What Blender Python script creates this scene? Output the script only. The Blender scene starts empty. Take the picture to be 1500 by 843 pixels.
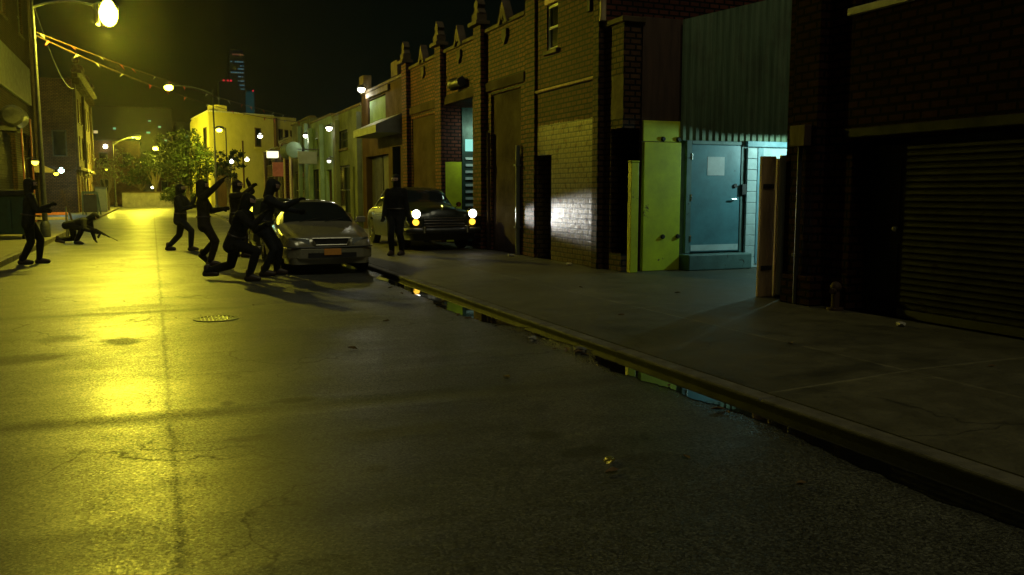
import bpy, bmesh, math, random
import numpy as np
from mathutils import Vector, Matrix
PI = math.pi
R = math.radians
S = bpy.context.scene
COL = S.collection
rnd = random.Random(7)

# ------------------------------------------------------------------ materials
class NT:
    """small helper round a node tree"""
    def __init__(s, m):
        m.use_nodes = True
        s.t = m.node_tree; s.n = s.t.nodes; s.l = s.t.links
        s.n.clear()
    def add(s, typ, **kw):
        nd = s.n.new(typ)
        for k, v in kw.items():
            if k.startswith('i_'):
                key = k[2:]
                nd.inputs[int(key) if key.isdigit() else key.replace('_', ' ')].default_value = v
            else: setattr(nd, k, v)
        return nd
    def link(s, a, b): s.l.new(a, b)
    def math(s, op, a, b=None, clamp=False):
        nd = s.n.new('ShaderNodeMath'); nd.operation = op; nd.use_clamp = clamp
        for i, v in enumerate((a, b)):
            if v is None: continue
            if isinstance(v, (int, float)): nd.inputs[i].default_value = v
            else: s.l.new(v, nd.inputs[i])
        return nd.outputs[0]
    def ramp(s, fac, stops):
        nd = s.n.new('ShaderNodeValToRGB'); e = nd.color_ramp.elements
        while len(e) < len(stops): e.new(0.5)
        for k, (p, c) in zip(e, stops):
            k.position = p
            k.color = (c, c, c, 1) if isinstance(c, (int, float)) else (*c, 1)
        s.l.new(fac, nd.inputs[0]); return nd.outputs[0]
    def mix(s, fac, a, b, mode='MIX'):
        nd = s.n.new('ShaderNodeMix'); nd.data_type = 'RGBA'; nd.blend_type = mode
        for i, v in ((0, fac), (6, a), (7, b)):
            if isinstance(v, (int, float)): nd.inputs[i].default_value = v
            elif isinstance(v, tuple): nd.inputs[i].default_value = (*v, 1)
            else: s.l.new(v, nd.inputs[i])
        return nd.outputs[2]
    def noise(s, vec, scale, detail=4, rough=0.6, dist=0):
        nd = s.n.new('ShaderNodeTexNoise')
        nd.inputs['Scale'].default_value = scale; nd.inputs['Detail'].default_value = detail
        nd.inputs['Roughness'].default_value = rough; nd.inputs['Distortion'].default_value = dist
        s.l.new(vec, nd.inputs['Vector']); return nd.outputs['Fac']
    def bump(s, h, strength=0.3, dist=0.01, normal=None):
        nd = s.n.new('ShaderNodeBump'); nd.inputs['Strength'].default_value = strength
        nd.inputs['Distance'].default_value = dist; s.l.new(h, nd.inputs['Height'])
        if normal is not None: s.l.new(normal, nd.inputs['Normal'])
        return nd.outputs[0]

def coords(t, which='Object'):
    return t.add('ShaderNodeTexCoord').outputs[which]

def finish(t, col, rough, metal=0.0, nrm=None, spec=0.5, coat=0.0, emit=None, es=0.0):
    b = t.add('ShaderNodeBsdfPrincipled'); o = t.add('ShaderNodeOutputMaterial')
    for key, v in (('Base Color', col), ('Roughness', rough), ('Metallic', metal)):
        if isinstance(v, (int, float)): b.inputs[key].default_value = v
        elif isinstance(v, tuple): b.inputs[key].default_value = (*v, 1)
        else: t.link(v, b.inputs[key])
    b.inputs['Specular IOR Level'].default_value = spec
    b.inputs['Coat Weight'].default_value = coat
    b.inputs['Coat Roughness'].default_value = 0.06
    if emit:
        b.inputs['Emission Color'].default_value = (*emit, 1); b.inputs['Emission Strength'].default_value = es
    if nrm is not None: t.link(nrm, b.inputs['Normal'])
    t.link(b.outputs[0], o.inputs[0])

MATS = {}
def plain(name, col, rough=0.6, metal=0.0, var=0.35, scale=6.0, bump=0.15, spec=0.5, coat=0.0, streak=False, chips=None):
    """weathered single-colour surface: mottling, roughness change, fine bump"""
    if name in MATS: return MATS[name]
    m = bpy.data.materials.new(name); t = NT(m); v = coords(t)
    if streak:
        mp = t.add('ShaderNodeMapping'); mp.inputs['Scale'].default_value = (3.0, 3.0, 0.35); t.link(v, mp.inputs[0]); v2 = mp.outputs[0]
    else: v2 = v
    n = t.noise(v2, scale, 6, 0.65)
    f = t.ramp(n, [(0.3, 1 - var), (0.7, 1 + var * 0.4)])
    c = t.mix(1.0, col, f, 'MULTIPLY')
    r = t.ramp(n, [(0.3, min(1, rough * 1.15)), (0.7, rough * 0.85)])
    if chips:                                                  # flaked, rusty or dirty patches with edges of their own
        k = t.ramp(t.noise(v, chips[1], 7, 0.72, .4), [(chips[2], 0.0), (chips[2] + .035, 1.0)])
        c = t.mix(k, c, chips[0]); r = t.mix(k, r, (.85,) * 3)
    fn = t.noise(v, scale * 12, 3, 0.6)
    finish(t, c, r, metal, t.bump(fn, bump, 0.01), spec, coat)
    MATS[name] = m; return m

def brick(name, c1, c2, mortar, rough=0.75, rows=0.1, paint=None, grime=0.5, spec=0.14):
    """brickwork; paint=(z0, z1, colour) gives a painted band with a worn edge"""
    if name in MATS: return MATS[name]
    m = bpy.data.materials.new(name); t = NT(m); v = coords(t)
    sx = t.add('ShaderNodeSeparateXYZ'); t.link(v, sx.inputs[0])
    u = t.math('ADD', sx.outputs[0], sx.outputs[1])
    cb = t.add('ShaderNodeCombineXYZ'); t.link(u, cb.inputs[0]); t.link(sx.outputs[2], cb.inputs[1])
    b = t.add('ShaderNodeTexBrick', i_Scale=1.0, offset=0.5)
    t.link(cb.outputs[0], b.inputs['Vector'])
    b.inputs['Color1'].default_value = (*c1, 1); b.inputs['Color2'].default_value = (*c2, 1); b.inputs['Mortar'].default_value = (*mortar, 1)
    b.inputs['Mortar Size'].default_value = 0.019; b.inputs['Mortar Smooth'].default_value = 0.3; b.inputs['Bias'].default_value = -0.1
    b.inputs['Brick Width'].default_value = 0.225; b.inputs['Row Height'].default_value = rows
    n = t.noise(v, 0.9, 6, 0.6)
    g = t.ramp(n, [(0.3, 1 - grime), (0.68, 1.12)])
    c = t.mix(1.0, b.outputs['Color'], g, 'MULTIPLY')
    n2 = t.noise(v, 9, 4, 0.7)
    c = t.mix(0.5, c, t.mix(1.0, c, t.ramp(n2, [(0.3, 0.55), (0.7, 1.35)]), 'MULTIPLY'))
    r = rough
    if paint:
        z0, z1, pc, pr = paint
        w = t.math('ADD', sx.outputs[2], t.math('MULTIPLY', t.math('SUBTRACT', t.noise(v, 2.2, 6, 0.7), 0.5), 0.16))
        k = t.math('MULTIPLY', t.math('GREATER_THAN', w, z0), t.math('LESS_THAN', w, z1))
        k = t.math('MULTIPLY', k, t.ramp(t.noise(v, 5, 6, 0.7), [(0.33, 0.15), (0.47, 1.0)]))
        pcv = t.mix(1.0, pc, t.ramp(n2, [(0.3, 0.65), (0.7, 1.1)]), 'MULTIPLY')
        pcv = t.mix(t.math('MULTIPLY', b.outputs['Fac'], 0.7), pcv, mortar)
        c = t.mix(k, c, pcv)
        r = t.mix(k, (rough,) * 3, (pr,) * 3)
    h = t.math('ADD', t.math('MULTIPLY', b.outputs['Fac'], -1.0), t.math('MULTIPLY', n2, 0.5))
    finish(t, c, r, 0, t.bump(h, 1.0, 0.018), spec)
    MATS[name] = m; return m

def emitter(name, col, strength):
    if name in MATS: return MATS[name]
    m = bpy.data.materials.new(name); t = NT(m)
    e = t.add('ShaderNodeEmission'); o = t.add('ShaderNodeOutputMaterial')
    e.inputs[0].default_value = (*col, 1); e.inputs[1].default_value = strength
    t.link(e.outputs[0], o.inputs[0]); MATS[name] = m; return m

def spots_mask(t, v, spots, soft=0.5, wob=0.6):
    """soft irregular dark spots at (x, y, rx, ry, strength)"""
    sp = t.add('ShaderNodeSeparateXYZ'); t.link(v, sp.inputs[0])
    n = t.noise(v, 7, 4, 0.65); tot = None
    for x, y, rx, ry, k in spots:
        a = t.math('DIVIDE', t.math('SUBTRACT', sp.outputs[0], x), rx)
        b = t.math('DIVIDE', t.math('SUBTRACT', sp.outputs[1], y), ry)
        d = t.math('SQRT', t.math('ADD', t.math('MULTIPLY', a, a), t.math('MULTIPLY', b, b)))
        d = t.math('ADD', d, t.math('MULTIPLY', t.math('SUBTRACT', n, 0.5), wob * 2))
        f = t.math('MULTIPLY', t.ramp(d, [(1 - soft, 1.0), (1.0, 0.0)]), k)
        tot = f if tot is None else t.math('MAXIMUM', tot, f)
    return tot

def asphalt():
    m = bpy.data.materials.new('asphalt'); t = NT(m); v = coords(t)
    big = t.noise(v, 0.45, 6, 0.6); mid = t.noise(v, 2.6, 6, 0.65)
    fine = t.noise(v, 70, 2, 0.8)
    vo = t.add('ShaderNodeTexVoronoi', i_Scale=85.0); t.link(v, vo.inputs['Vector'])
    chip = t.add('ShaderNodeSeparateXYZ'); t.link(vo.outputs['Color'], chip.inputs[0])      # every stone chip its own shade
    mpu = t.add('ShaderNodeMapping'); mpu.inputs['Scale'].default_value = (.22, 1.0, 1); t.link(v, mpu.inputs[0])
    wave = t.noise(mpu.outputs[0], 1.1, 3, .5)                                             # slight undulation along the road
    c = t.ramp(big, [(0.3, (0.044, 0.045, 0.036)), (0.7, (0.085, 0.086, 0.068))])
    c = t.mix(1.0, c, t.ramp(mid, [(0.3, 0.7), (0.72, 1.2)]), 'MULTIPLY')
    c = t.mix(1.0, c, t.ramp(chip.outputs[0], [(0.0, 0.3), (0.6, 0.9), (0.85, 1.4), (1.0, 1.9)]), 'MULTIPLY')
    c = t.mix(1.0, c, t.ramp(fine, [(0.34, 0.5), (0.66, 1.6)]), 'MULTIPLY')
    sp = t.add('ShaderNodeSeparateXYZ'); t.link(v, sp.inputs[0])
    # lengthways seam between two resurfacing passes and a dark, slightly sunken band across the road
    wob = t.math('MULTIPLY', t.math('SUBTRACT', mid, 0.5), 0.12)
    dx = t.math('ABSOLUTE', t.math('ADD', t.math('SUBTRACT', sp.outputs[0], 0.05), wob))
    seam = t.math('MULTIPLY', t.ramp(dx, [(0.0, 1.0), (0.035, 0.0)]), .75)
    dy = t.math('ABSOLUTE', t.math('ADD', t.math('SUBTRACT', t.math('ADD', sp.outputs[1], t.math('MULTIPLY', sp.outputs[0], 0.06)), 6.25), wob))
    cross_band = t.ramp(dy, [(0.0, 1.0), (0.05, 0.9), (0.22, 0.0)])
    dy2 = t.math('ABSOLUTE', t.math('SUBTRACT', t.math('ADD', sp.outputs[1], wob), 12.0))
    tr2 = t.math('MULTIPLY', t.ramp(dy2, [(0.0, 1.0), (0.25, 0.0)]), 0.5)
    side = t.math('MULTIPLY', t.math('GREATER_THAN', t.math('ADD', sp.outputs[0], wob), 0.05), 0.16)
    # fine branching cracks, only where the surface is tired
    vx = t.add('ShaderNodeVectorMath', operation='ADD'); nz = t.add('ShaderNodeTexNoise', i_Scale=1.4, i_Detail=5.0); t.link(v, nz.inputs['Vector'])
    vs_ = t.add('ShaderNodeVectorMath', operation='SCALE'); t.link(nz.outputs['Color'], vs_.inputs[0]); vs_.inputs['Scale'].default_value = .9
    t.link(v, vx.inputs[0]); t.link(vs_.outputs[0], vx.inputs[1])
    cv = t.add('ShaderNodeTexVoronoi', feature='DISTANCE_TO_EDGE', i_Scale=.75); t.link(vx.outputs[0], cv.inputs['Vector'])
    crack = t.math('MULTIPLY', t.ramp(cv.outputs['Distance'], [(0.0, 1.0), (.012, 0.0)]), t.ramp(t.noise(v, .35, 3, .5), [(.46, 0.0), (.56, 1.0)]))
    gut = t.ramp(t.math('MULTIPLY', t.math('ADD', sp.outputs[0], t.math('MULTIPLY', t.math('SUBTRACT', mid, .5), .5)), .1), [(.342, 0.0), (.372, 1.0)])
    stains_and_shade = spots_mask(t, v, [(2.25, 4.85, .13, .16, .9), (2.33, 4.42, .24, .13, .95), (2.62, 4.2, .22, .1, .6), (.91, 6.4, .2, .12, .9),
                               (-.96, 10.1, .3, .3, .6), (-.35, 9.7, .25, .3, .7), (-1.25, 9.0, .6, .3, .8), (2.1, 10.2, .7, .9, .45),  # left-hand spots of this row paint a shadow into the asphalt
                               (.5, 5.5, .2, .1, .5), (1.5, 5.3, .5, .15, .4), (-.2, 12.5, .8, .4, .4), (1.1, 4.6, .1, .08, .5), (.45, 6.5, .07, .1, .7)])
    dark = t.math('MAXIMUM', t.math('MAXIMUM', t.math('MULTIPLY', seam, 0.55), t.math('MULTIPLY', cross_band, 0.55)), t.math('MAXIMUM', stains_and_shade, tr2))
    dark = t.math('MAXIMUM', dark, t.math('MULTIPLY', crack, .8))
    dull = dark
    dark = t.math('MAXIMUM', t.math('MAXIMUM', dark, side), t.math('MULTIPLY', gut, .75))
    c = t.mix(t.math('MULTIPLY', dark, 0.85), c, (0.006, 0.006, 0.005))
    # damp film: smoother where it has pooled
    wet = t.noise(v, 0.8, 5, 0.62, 0.6)
    r = t.ramp(wet, [(0.32, 0.40), (0.62, 0.52)])
    r = t.math('ADD', r, t.math('MULTIPLY', t.math('SUBTRACT', chip.outputs[1], .5), .22))
    r = t.math('ADD', r, t.math('MULTIPLY', dull, 0.25))
    r = t.math('SUBTRACT', r, t.math('MULTIPLY', gut, .18))
    h = t.math('ADD', t.math('MULTIPLY', chip.outputs[2], 0.5), t.math('MULTIPLY', fine, .6))
    nb = t.bump(h, 0.42, 0.003)
    nb = t.bump(wave, 0.5, 0.06, nb)
    nb = t.bump(t.math('MULTIPLY', cross_band, -1.0), 0.25, 0.03, nb)
    finish(t, c, r, 0, nb, 0.55)
    return m

def concrete():
    m = bpy.data.materials.new('pavement_concrete'); t = NT(m); v = coords(t)
    big = t.noise(v, 0.7, 6, 0.6); mid = t.noise(v, 3.3, 6, 0.68); fine = t.noise(v, 45, 3, 0.7)
    c = t.ramp(big, [(0.3, (0.05, 0.046, 0.028)), (0.7, (0.095, 0.086, 0.053))])
    c = t.mix(1.0, c, t.ramp(mid, [(0.3, 0.6), (0.7, 1.15)]), 'MULTIPLY')
    c = t.mix(1.0, c, t.ramp(fine, [(0.3, 0.8), (0.7, 1.2)]), 'MULTIPLY')
    sp = t.add('ShaderNodeSeparateXYZ'); t.link(v, sp.inputs[0])
    def groove(src, off, period, w):
        x = t.math('ADD', t.math('SUBTRACT', src, off), t.math('MULTIPLY', t.math('SUBTRACT', mid, 0.5), 0.03))
        f = t.math('ABSOLUTE', t.math('SUBTRACT', t.math('FRACT', t.math('DIVIDE', x, period)), 0.5))
        return t.ramp(f, [(0.0, 1.0), (w, 0.0)])
    cx_ = t.math('FLOOR', t.math('DIVIDE', t.math('SUBTRACT', sp.outputs[0], 5.55), 3.7)); cy_ = t.math('FLOOR', t.math('DIVIDE', t.math('SUBTRACT', sp.outputs[1], 9.1), 4.1))
    cc_ = t.add('ShaderNodeCombineXYZ'); t.link(cx_, cc_.inputs[0]); t.link(cy_, cc_.inputs[1])
    wn = t.add('ShaderNodeTexWhiteNoise'); t.link(cc_.outputs[0], wn.inputs['Vector'])
    c = t.mix(1.0, c, t.ramp(wn.outputs['Value'], [(0.0, .72), (1.0, 1.25)]), 'MULTIPLY')                  # slabs poured at different times
    gv = t.add('ShaderNodeTexVoronoi', i_Scale=2.6); t.link(v, gv.inputs['Vector'])
    gum = t.math('MULTIPLY', t.ramp(gv.outputs['Distance'], [(.05, 1.0), (.075, 0.0)]), .7)                # trodden gum
    nz = t.add('ShaderNodeTexNoise', i_Scale=1.1, i_Detail=5.0); t.link(v, nz.inputs['Vector'])
    vs_ = t.add('ShaderNodeVectorMath', operation='SCALE'); t.link(nz.outputs['Color'], vs_.inputs[0]); vs_.inputs['Scale'].default_value = 1.1
    vx = t.add('ShaderNodeVectorMath', operation='ADD'); t.link(v, vx.inputs[0]); t.link(vs_.outputs[0], vx.inputs[1])
    cv = t.add('ShaderNodeTexVoronoi', feature='DISTANCE_TO_EDGE', i_Scale=.42); t.link(vx.outputs[0], cv.inputs['Vector'])
    crack = t.math('MULTIPLY', t.ramp(cv.outputs['Distance'], [(0.0, 1.0), (.007, 0.0)]), t.ramp(t.noise(v, .4, 3, .5), [(.45, 0.0), (.55, 1.0)]))
    c = t.mix(t.math('MAXIMUM', gum, t.math('MULTIPLY', crack, .85)), c, (0.01, 0.009, 0.008))
    g = t.math('MAXIMUM', groove(sp.outputs[1], 9.1 - 2.05, 4.1, 0.006), groove(sp.outputs[0], 5.55 - 1.85, 3.7, 0.006))
    st = spots_mask(t, v, [(5.2, 5.3, .75, .16, .8), (4.5, 4.9, .25, .1, .6), (6.3, 6.2, 1.2, .3, .45), (5.4, 11.5, 1.0, .4, .4), (6.6, 8.2, .5, .6, .4), (5.0, 16.0, 1.2, .8, .45), (4.6, 8.0, .3, .5, .4)])
    c = t.mix(t.math('MULTIPLY', st, 0.8), c, (0.012, 0.011, 0.009))
    g = t.math('MULTIPLY', g, t.ramp(mid, [(.35, .3), (.6, 1.0)])); c = t.mix(t.math('MULTIPLY', g, 0.5), c, (0.2, 0.18, 0.11))  # joint lines painted lighter, as edges catching light
    r = t.ramp(mid, [(0.3, 0.5), (0.7, 0.72)])
    nb = t.bump(fine, 0.3, 0.006); nb = t.bump(t.math('SUBTRACT', mid, t.math('MULTIPLY', g, 1.0)), 0.3, 0.02, nb)
    finish(t, c, r, 0, nb, 0.45); return m

def corrugated():
    m = bpy.data.materials.new('green_siding'); t = NT(m); v = coords(t)
    mp = t.add('ShaderNodeMapping'); mp.inputs['Scale'].default_value = (5, 5, 0.25); t.link(v, mp.inputs[0])
    n = t.noise(mp.outputs[0], 2.2, 6, 0.7); n2 = t.noise(v, 1.5, 5, 0.6)
    c = t.ramp(n, [(0.3, (0.06, 0.10, 0.05)), (0.55, (0.13, 0.19, 0.10)), (0.75, (0.2, 0.25, 0.14))])
    c = t.mix(t.ramp(n2, [(0.5, 0.0), (0.75, 0.7)]), c, (0.06, 0.05, 0.03))
    finish(t, c, 0.55, 0.1, t.bump(n, 0.2, 0.01)); MATS['green_siding'] = m; return m

M = dict(
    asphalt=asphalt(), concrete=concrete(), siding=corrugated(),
    ground=plain('dark_earth', (0.04, 0.038, 0.03), 0.9, 0, 0.4, 1.5, spec=0.15),
    kerbstone=plain('kerb_granite', (0.12, 0.11, 0.085), 0.62, 0, 0.5, 5, 0.4, spec=0.15),
    kerbsteel=plain('kerb_steel', (0.22, 0.2, 0.16), 0.38, 0.8, 0.5, 8, 0.2),
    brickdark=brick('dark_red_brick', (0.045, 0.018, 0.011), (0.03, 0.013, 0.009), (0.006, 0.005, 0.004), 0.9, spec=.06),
    brickred=brick('red_brown_brick', (0.12, 0.035, 0.019), (0.066, 0.02, 0.012), (0.007, 0.005, 0.0035), 0.7),
    brickpaint=brick('painted_brick', (0.105, 0.032, 0.018), (0.062, 0.019, 0.012), (0.007, 0.005, 0.0035), 0.7, paint=(-1, 2.82, (0.115, 0.08, 0.028), 0.38)),
    brickpier=brick('dark_brown_brick', (0.09, 0.046, 0.02), (0.06, 0.03, 0.015), (0.007, 0.0055, 0.004), 0.7),
    brickleft=brick('dark_left_brick', (0.06, 0.032, 0.016), (0.04, 0.022, 0.012), (0.012, 0.01, 0.007), 0.85),  # darker version of the brown brick, for the near left building
    brickfar=brick('brown_brick', (0.15, 0.08, 0.035), (0.10, 0.055, 0.028), (0.035, 0.028, 0.02), 0.8),
    stucco=plain('brown_stucco', (0.036, 0.019, 0.01), 0.85, 0, 0.45, 1.6, 0.4, spec=0.15),
    stone=plain('carved_limestone', (0.075, 0.053, 0.028), 0.7, 0, 0.45, 4, 0.3, spec=0.15),
    yellowwall=plain('yellow_stucco', (0.46, 0.42, 0.13), 0.8, 0, 0.18, 0.7, 0.2, spec=0.15),
    tealwall=plain('teal_painted_block', (0.12, 0.22, 0.21), 0.55, 0, 0.4, 2.5, 0.25, chips=((.05, .05, .04), 3, .62)),
    pale=plain('pale_green_render', (0.12, 0.18, 0.13), 0.75, 0, 0.35, 1.5, 0.3, spec=0.15),
    greyren=plain('grey_green_render', (0.075, 0.085, 0.06), 0.8, 0, 0.45, 1.2, 0.3, spec=0.15),
    lime=plain('lime_paint', (0.58, 0.66, 0.022), 0.5, 0, 0.3, 2.2, 0.12, chips=((.07, .05, .02), 2.4, .63)),
    bluedoor=plain('blue_door_paint', (0.10, 0.27, 0.33), 0.42, 0.0, 0.4, 2.2, 0.12, chips=((.05, .04, .03), 3, .65)),
    paleblue=plain('pale_blue_block', (0.55, 0.7, 0.72), 0.5, 0, 0.25, 3, 0.2, chips=((.1, .12, .11), 4, .64)),
    paleblue2=plain('pale_blue_trim', (0.20, 0.42, 0.5), 0.5, 0, 0.25, 3, 0.2),
    paper=plain('paper', (0.6, 0.66, 0.68), 0.6, 0, 0.15, 8, 0.05),
    plankbrown=plain('brown_board', (0.5, 0.33, 0.15), 0.6, 0, 0.5, 4, 0.35, streak=True),
    rustwood=plain('rust_brown_board', (0.06, 0.03, 0.015), 0.75, 0, 0.45, 3, 0.3, streak=True),
    steel=plain('brushed_steel', (0.6, 0.6, 0.58), 0.28, 1.0, 0.3, 10, 0.1),
    darksteel=plain('dark_steel', (0.06, 0.06, 0.06), 0.5, 0.6, 0.4, 8, 0.2),
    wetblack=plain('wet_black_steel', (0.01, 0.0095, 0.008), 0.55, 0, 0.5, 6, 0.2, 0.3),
    pipe=plain('smooth_steel', (0.62, 0.62, 0.58), 0.3, 0.25, 0.06, 3, 0.0),
    chrome=plain('chrome_trim', (0.75, 0.75, 0.72), 0.12, 1.0, 0.1, 12, 0.02),
    black=plain('matt_black', (0.008, 0.008, 0.008), 0.75, 0, 0.3, 6, 0.2),
    blackdoor=plain('black_painted_door', (0.014, 0.013, 0.011), 0.6, 0, 0.5, 3, 0.2),
    reddoor=plain('red_painted_frame', (0.28, 0.05, 0.03), 0.55, 0, 0.4, 4, 0.2),
    whitetrim=plain('white_trim', (0.5, 0.5, 0.42), 0.6, 0, 0.35, 6, 0.2),
    glass=plain('dark_glass', (0.012, 0.016, 0.016), 0.06, 0, 0.1, 3, 0.01, 0.6),
    roof=plain('roof_felt', (0.03, 0.03, 0.03), 0.9, 0, 0.4, 2, 0.3),
    shutter=plain('shutter_steel', (0.026, 0.025, 0.018), 0.7, 0.0, 0.5, 3, 0.15, spec=.2, chips=((.012, .006, .003), 3, .6)),
    cloth=plain('black_cloth', (0.006, 0.006, 0.0065), 0.9, 0, 0.35, 14, 0.35, 0.25),
    clothnavy=plain('navy_cloth', (0.008, 0.010, 0.016), 0.9, 0, 0.35, 14, 0.35, 0.25),
    clothbrown=plain('brown_black_cloth', (0.016, 0.011, 0.008), 0.9, 0, 0.35, 14, 0.35, 0.25),
    skin=plain('skin', (0.35, 0.22, 0.15), 0.55, 0, 0.12, 20, 0.1),
    boot=plain('boot_leather', (0.03, 0.016, 0.012), 0.5, 0, 0.3, 12, 0.2),
    rubber=plain('tyre_rubber', (0.012, 0.012, 0.012), 0.8, 0, 0.3, 20, 0.3, 0.3),
    carsilver=plain('champagne_paint', (0.26, 0.24, 0.16), 0.3, 0.35, 0.12, 3, 0.02, 0.5, 0.8),
    cardark=plain('black_car_paint', (0.012, 0.014, 0.013), 0.3, 0.0, 0.15, 3, 0.02, 0.5, 0.9),
    cargreen=plain('dark_green_car_paint', (0.008, 0.012, 0.009), 0.35, 0.0, 0.15, 3, 0.02, 0.4, 0.4),
    plate=plain('orange_plate', (0.62, 0.27, 0.05), 0.5, 0, 0.1, 20, 0.05),
    lensclear=plain('headlamp_lens', (0.3, 0.32, 0.3), 0.1, 0.3, 0.1, 20, 0.05),
    lensred=plain('red_lens', (0.35, 0.02, 0.015), 0.2, 0, 0.1, 20, 0.05),
    dumpster=plain('dark_green_steel', (0.025, 0.07, 0.055), 0.55, 0.2, 0.5, 3, 0.2),
    orange=plain('orange_reflective', (0.5, 0.16, 0.07), 0.4, 0, 0.2, 8, 0.05),
    cream=plain('cream_reflective', (0.4, 0.31, 0.17), 0.4, 0, 0.2, 8, 0.05),
    bark=plain('bark', (0.09, 0.07, 0.045), 0.9, 0, 0.4, 8, 0.5),
    leaf=plain('leaf_green', (0.022, 0.038, 0.012), 0.6, 0, 0.5, 1.3, 0.1, spec=.15),
    leafpale=plain('leaf_pale', (0.14, 0.15, 0.06), 0.6, 0, 0.4, 2, 0.1, spec=.15),
    leafdark=plain('leaf_dark', (0.03, 0.05, 0.018), 0.7, 0, 0.5, 1.3, 0.1, spec=.15),
    flagred=plain('red_flag', (0.3, 0.03, 0.025), 0.7, 0, 0.2, 8, 0.1),
    flagwhite=plain('white_flag', (0.22, 0.22, 0.19), 0.7, 0, 0.2, 8, 0.1),
    redsign=plain('faded_red_sign', (0.5, 0.14, 0.12), 0.55, 0, 0.25, 6, 0.1),
    greysign=plain('grey_sign', (0.11, 0.12, 0.095), 0.6, 0, 0.25, 4, 0.1),
    towerdark=plain('tower_cladding', (0.015, 0.02, 0.02), 0.5, 0, 0.2, 0.1, 0.05),
    towerteal=plain('teal_cladding', (0.05, 0.12, 0.11), 0.5, 0, 0.2, 0.1, 0.05),
    concretewall=plain('grey_concrete_wall', (0.2, 0.19, 0.15), 0.8, 0, 0.4, 2, 0.3),
    litter=plain('crumpled_paper', (0.45, 0.42, 0.34), 0.7, 0, 0.2, 20, 0.3),
    foil=plain('gold_foil', (0.9, 0.75, 0.12), 0.25, 0.9, 0.1, 20, 0.3),
)

# ------------------------------------------------------------------ mesh builder
class MB:
    def __init__(s): s.b = bmesh.new()
    def _faces(s, vs, fs):
        v = [s.b.verts.new(p) for p in vs]
        for f in fs:
            try: s.b.faces.new([v[i] for i in f])
            except ValueError: pass
        return s
    def box(s, x0, x1, y0, y1, z0, z1):
        vs = [(x, y, z) for x in (x0, x1) for y in (y0, y1) for z in (z0, z1)]
        return s._faces(vs, [(0, 1, 3, 2), (4, 6, 7, 5), (0, 4, 5, 1), (2, 3, 7, 6), (0, 2, 6, 4), (1, 5, 7, 3)])
    def obox(s, c, ax, ay, az):
        """box from centre and three half-axis vectors"""
        c, ax, ay, az = map(Vector, (c, ax, ay, az))
        vs = [c + ax * i + ay * j + az * k for i in (-1, 1) for j in (-1, 1) for k in (-1, 1)]
        return s._faces(vs, [(0, 1, 3, 2), (4, 6, 7, 5), (0, 4, 5, 1), (2, 3, 7, 6), (0, 2, 6, 4), (1, 5, 7, 3)])
    def prism(s, poly, a, b):
        """polygon given as list of 3D points, extruded by the vector b-a"""
        d = Vector(b) - Vector(a); n = len(poly)
        vs = [Vector(p) for p in poly] + [Vector(p) + d for p in poly]
        fs = [tuple(range(n))[::-1], tuple(range(n, 2 * n))] + [(i, (i + 1) % n, n + (i + 1) % n, n + i) for i in range(n)]
        return s._faces(vs, fs)
    def tube(s, pts, r, seg=8, caps=True):
        pts = [Vector(p) for p in pts]
        rs = r if isinstance(r, (list, tuple)) else [r] * len(pts)
        rings = []; up = None
        for i, p in enumerate(pts):
            d = (pts[min(i + 1, len(pts) - 1)] - pts[max(i - 1, 0)]).normalized()
            if up is None: up = Vector((0, 0, 1)) if abs(d.z) < 0.9 else Vector((1, 0, 0))
            a = d.cross(up)
            if a.length < 1e-4: a = d.cross(Vector((1, 0, 0)))
            a.normalize(); bb = d.cross(a)
            rings.append([s.b.verts.new(p + (a * math.cos(2 * PI * k / seg) + bb * math.sin(2 * PI * k / seg)) * rs[i]) for k in range(seg)])
        for q, w in zip(rings, rings[1:]):
            for k in range(seg): s.b.faces.new((q[k], q[(k + 1) % seg], w[(k + 1) % seg], w[k]))
        if caps: s.b.faces.new(rings[0][::-1]); s.b.faces.new(rings[-1])
        return s
    def lathe(s, prof, c, axis='Z', seg=20):
        """prof = [(radius, height)] round an axis through c"""
        rings = []
        for r, h in prof:
            ring = []
            for k in range(seg):
                a = 2 * PI * k / seg; x, y = r * math.cos(a), r * math.sin(a)
                p = {'Z': (x, y, h), 'X': (h, x, y), 'Y': (x, h, y)}[axis]
                ring.append(s.b.verts.new(Vector(c) + Vector(p)))
            rings.append(ring)
        for q, w in zip(rings, rings[1:]):
            for k in range(seg): s.b.faces.new((q[k], q[(k + 1) % seg], w[(k + 1) % seg], w[k]))
        s.b.faces.new(rings[0][::-1]); s.b.faces.new(rings[-1]); return s
    def ball(s, c, r, sub=2, sc=(1, 1, 1)):
        bmesh.ops.create_icosphere(s.b, subdivisions=sub, radius=r, matrix=Matrix.Translation(c) @ Matrix.Diagonal((*sc, 1)))
        return s
    def quad(s, *p): return s._faces(p, [tuple(range(len(p)))])
    def build(s, name, mat, parent=None, smooth=False, bevel=0.0, fix=True, tag=None):
        if fix: bmesh.ops.recalc_face_normals(s.b, faces=s.b.faces)
        if parent is not None and parent.get('_abs'):
            bmesh.ops.translate(s.b, verts=s.b.verts, vec=-WORLD[parent.name])
        me = bpy.data.meshes.new(name); s.b.to_mesh(me); s.b.free()
        me.materials.append(mat if not isinstance(mat, str) else M[mat])
        if smooth:
            me.polygons.foreach_set('use_smooth', [True] * len(me.polygons))
            try: me.set_sharp_from_angle(angle=R(42))
            except Exception: pass
        o = bpy.data.objects.new(name, me); COL.objects.link(o)
        if parent is not None:
            o.parent = parent
            if parent.get('_abs'): o['_abs'] = 1; WORLD[o.name] = WORLD[parent.name]
        if bevel:
            bv = o.modifiers.new('bevel', 'BEVEL'); bv.width = bevel; bv.segments = 2; bv.limit_method = 'ANGLE'
        return o

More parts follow.
